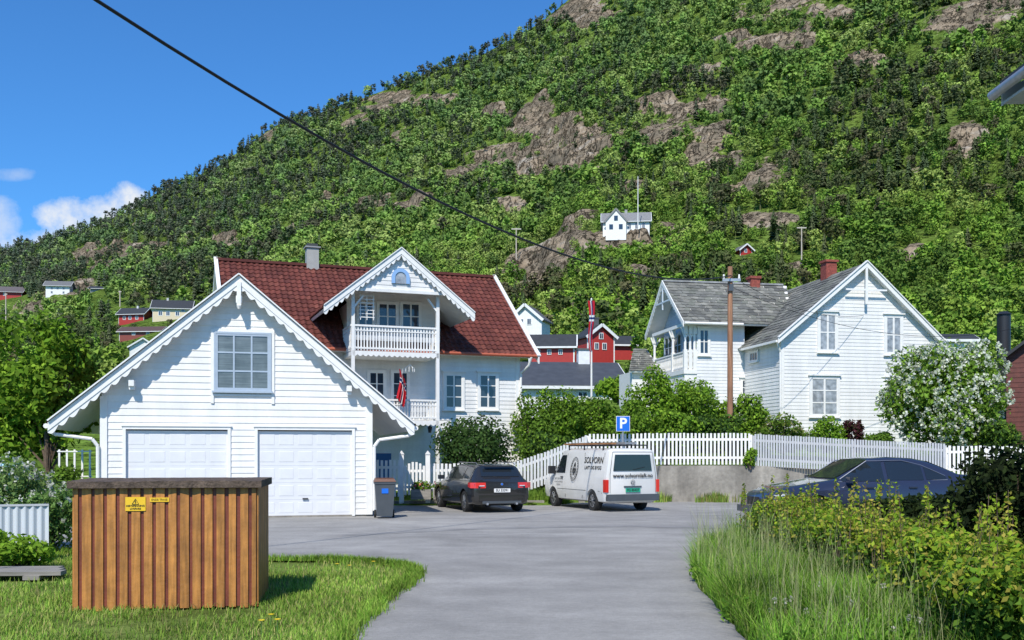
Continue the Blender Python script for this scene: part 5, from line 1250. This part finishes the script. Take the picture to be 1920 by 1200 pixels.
x=g.uniform(1.6,4.9,110000); y=6.8+(19-6.8)*g.random(110000)**1.15; ok=inside(VER,x,y)&(g.random(len(x))<np.clip(fbm(x*1.1,y*1.1,3,55)*3.0-.8,.12,1)); x,y=x[ok],y[ok]
blades('verge_grass','tall unmown grass on the right verge below the hedge',np.stack([x,y,np.full(len(x),-.03)],1),.36,.012,[(.12,.26,.03),(.17,.34,.04),(.22,.38,.05),(.26,.33,.09)],8,.8)
x=g.uniform(1.9,4.2,1100); y=6.9+(17-6.9)*g.random(1100)**1.2; ok=inside(VER,x,y)&(fbm(x*1.4,y*1.4,3,91)>.45); x,y=x[ok],y[ok]
V,C=leaf_arrays([(a,b,.12,.13,.13,.14) for a,b in zip(x,y)],34000,.030,[(.12,.27,.03),(.17,.35,.04),(.08,.18,.025),(.24,.39,.05)],g,.3)
tag(np_mesh('verge_weeds',V,4,C,M_LEAF),'low broad leaved weeds mixed into the right verge','weeds',kind='stuff')
x=g.uniform(2.2,4.2,1500); y=g.uniform(7,15,1500); ok=inside(VER,x,y); x,y=x[ok],y[ok]
blades('seed_grass','pale seeding grass stalks standing above the verge',np.stack([x,y,np.full(len(x),0)],1),.80,.006,[(.34,.40,.16),(.40,.40,.20)],9,.4)
for i in range(22):
    q=(random.uniform(2.2,3.4),random.uniform(7.3,9.5)); 
    o=MB(); z=random.uniform(.2,.42); o.tube((0,0,0),(0.02,0,z),.004,.003,4,(.15,.18,.08)); 
    for t in range(40):
        d=Vector((random.gauss(0,1),random.gauss(0,1),random.gauss(0,1))).normalized(); e=Vector((-d.y,d.x,0)).normalized()*.004; c0=Vector((.02,0,z)); o.face([c0+d*.006-e*.2,c0+d*.028-e,c0+d*.028+e],(.5,.48,.4))
    oo=o.build('dandelion_clock',M_COL); oo.location=(q[0],q[1],0); tag(oo,'fluffy white dandelion seed head in the right verge','flower','dandelion seed heads in the verge')
x=g.uniform(2.2,14,6000); y=np.where(g.random(6000)<.8,g.uniform(32.3,32.92,6000),32.9); ok=fbm(x*1.5,y,3,9)>.45; x,y=x[ok],y[ok]
blades('wall_weeds','patchy weeds along the foot of the concrete wall',np.stack([x,y,0*x],1),.28,.03,[(.18,.30,.05),(.24,.34,.07),(.32,.32,.1)],10,.5)
x=g.uniform(-.2,3.3,8000); y=g.uniform(31.2,33,8000); zz=low(x/y,y); ok=zz>.0; x,y,zz=x[ok],y[ok],zz[ok]
blades('bank_grass','grassy bank under the rising picket fence',np.stack([x,y,zz],1),.25,.03,[(.15,.27,.04),(.21,.32,.05)],11,.5)
x=g.uniform(-15,-9.8,9000); y=g.uniform(16.5,27,9000)
blades('rough_grass','rough tall grass left of the garage',np.stack([x,y,0*x],1),.5,.03,[(.20,.31,.07),(.28,.37,.10)],12,.5)

# hedge
hg=empty('garden_hedge',(4.35,5.6,0),0,'overgrown yellow green hedge in the right foreground','hedge')
rng=np.random.default_rng(77); bl=[]
def hx(y): return -.55*(1-min(1,y/8))
for i in range(110):
    y=rng.uniform(0,11.6); r_=rng.uniform(.65,1.1); bl.append((rng.uniform(-.45,.85)+hx(y),y,rng.uniform(.18,.60),.36*r_,.38*r_,.28*r_))
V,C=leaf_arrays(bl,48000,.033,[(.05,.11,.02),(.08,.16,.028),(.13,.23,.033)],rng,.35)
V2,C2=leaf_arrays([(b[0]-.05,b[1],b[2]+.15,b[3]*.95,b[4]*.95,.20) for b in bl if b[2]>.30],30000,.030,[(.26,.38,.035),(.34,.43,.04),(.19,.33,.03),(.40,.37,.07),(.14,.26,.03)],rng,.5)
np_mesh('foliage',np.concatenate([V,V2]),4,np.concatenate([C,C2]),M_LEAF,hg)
Vs=[];Cs=[]
sb=MB()
for i in range(170):
    y=rng.uniform(.5,11.4); x=rng.uniform(-.5,.8)+hx(y); zt=rng.uniform(.82,1.08) if rng.random()<.85 else 1.24
    tx_=x+rng.normal()*.05
    sb.tube((x,y,.4),(tx_,y,zt),.006,.003,4)
    v,c=leaf_arrays([(tx_,y,zt-.15,.045,.045,.20)],34,.026,[(.34,.43,.05),(.44,.38,.08),(.24,.37,.03)],rng,.3); Vs.append(v);Cs.append(c)
np_mesh('shoots',np.concatenate(Vs),4,np.concatenate(Cs),M_LEAF,hg)
for i in range(60):
    y=rng.uniform(0,11); x=rng.uniform(-.2,.6)+hx(y); sb.tube((x,y,0),(x+rng.normal()*.15,y+rng.normal()*.15,.6),.014,.006,5)
sb.build('stems',M_BARK,hg)
bush('shade_toned_shrub','shrub with shade-darkened leaf colour at the right edge overlapping the rear of the blue car','bush',(6.95,13.6,0),1.2,1.1,.84,12000,.052,[(.018,.026,.013),(.03,.045,.018),(.05,.075,.024)],61,26)  # leaf palette darkened so the shrub's colour carries the shade
bush('shade_toned_shrub','shrub with shade-darkened leaf colour between the hedge and the blue car','bush',(6.7,16.2,0),1.2,.9,.46,8500,.052,[(.018,.028,.013),(.03,.05,.018),(.045,.07,.022)],62,20)  # shade put into the leaf colours here as well

# ---------------------------------------------------------------- world, sun, camera
el,azl=R(47),R(14)
sd=Vector((-math.sin(azl)*math.cos(el),-math.cos(azl)*math.cos(el),math.sin(el)))
sun=bpy.data.lights.new('sun','SUN'); sun.energy=5.0; sun.angle=R(.53); sun.color=(1,.945,.85)
so=bpy.data.objects.new('sun',sun); COL.objects.link(so); so.rotation_euler=sd.to_track_quat('Z','Y').to_euler(); so.location=(0,-10,40)
w=bpy.data.worlds.new('World'); S.world=w; w.use_nodes=True; nt=w.node_tree; N=nt.nodes; L=nt.links
bg=N['Background']; sk=N.new('ShaderNodeTexSky'); sk.sky_type='NISHITA'; sk.sun_disc=False; sk.sun_elevation=el; sk.sun_rotation=R(180)+azl; sk.altitude=100; sk.air_density=1.0; sk.dust_density=.3; sk.ozone_density=1.5
tint=N.new('ShaderNodeVectorMath'); tint.operation='MULTIPLY'; tint.inputs[1].default_value=(.44,1.02,1.62); L.new(sk.outputs[0],tint.inputs[0])
tc=N.new('ShaderNodeTexCoord'); sep=N.new('ShaderNodeSeparateXYZ'); L.new(tc.outputs['Generated'],sep.inputs[0])
def mth(op,a,b=None,c=None):
    n=N.new('ShaderNodeMath'); n.operation=op
    for i,v in enumerate((a,b,c)):
        if v is None: continue
        if isinstance(v,(int,float)): n.inputs[i].default_value=v
        else: L.new(v,n.inputs[i])
    return n.outputs[0]
yy=mth('MAXIMUM',sep.outputs[1],.05); uu=mth('DIVIDE',sep.outputs[0],yy); vv=mth('DIVIDE',sep.outputs[2],yy)
no=N.new('ShaderNodeTexNoise'); no.inputs['Scale'].default_value=22; no.inputs['Detail'].default_value=8; no.inputs['Roughness'].default_value=.6; L.new(tc.outputs['Generated'],no.inputs['Vector'])
nf=mth('MULTIPLY',mth('SUBTRACT',no.outputs['Fac'],.5),4.2)
acc=None
for (cu,cv,a,b,s_) in ((-.425,.235,.055,.028,1.0),(-.385,.25,.03,.022,1.0),(-.47,.205,.06,.022,.9),(-.52,.23,.03,.03,.55),(-.50,.28,.03,.008,.3)):
    e=mth('SUBTRACT',1.0,mth('ADD',mth('POWER',mth('ABSOLUTE',mth('DIVIDE',mth('SUBTRACT',uu,cu),a)),2.0),mth('POWER',mth('ABSOLUTE',mth('DIVIDE',mth('SUBTRACT',vv,cv),b)),2.0)))
    e=mth('MULTIPLY',mth('MINIMUM',mth('MAXIMUM',mth('ADD',e,nf),0),1),s_)
    acc=e if acc is None else mth('MAXIMUM',acc,e)
mx=N.new('ShaderNodeMix'); mx.data_type='RGBA'; L.new(acc,mx.inputs['Factor']); L.new(tint.outputs[0],mx.inputs['A']); mx.inputs['B'].default_value=(7.6,8.0,8.6,1)
L.new(mx.outputs['Result'],bg.inputs['Color']); bg.inputs['Strength'].default_value=.108
cam=bpy.data.cameras.new('camera'); co=bpy.data.objects.new('camera',cam); COL.objects.link(co); co.location=(0,0,CH); co.rotation_euler=(R(90),0,0)
cam.sensor_width=36; cam.lens=F/1920*36; cam.shift_y=(HY-600)/1920; cam.clip_end=5000; cam.clip_start=.1
S.camera=co
S.view_settings.view_transform='Standard'; S.view_settings.look='None'; S.view_settings.exposure=0
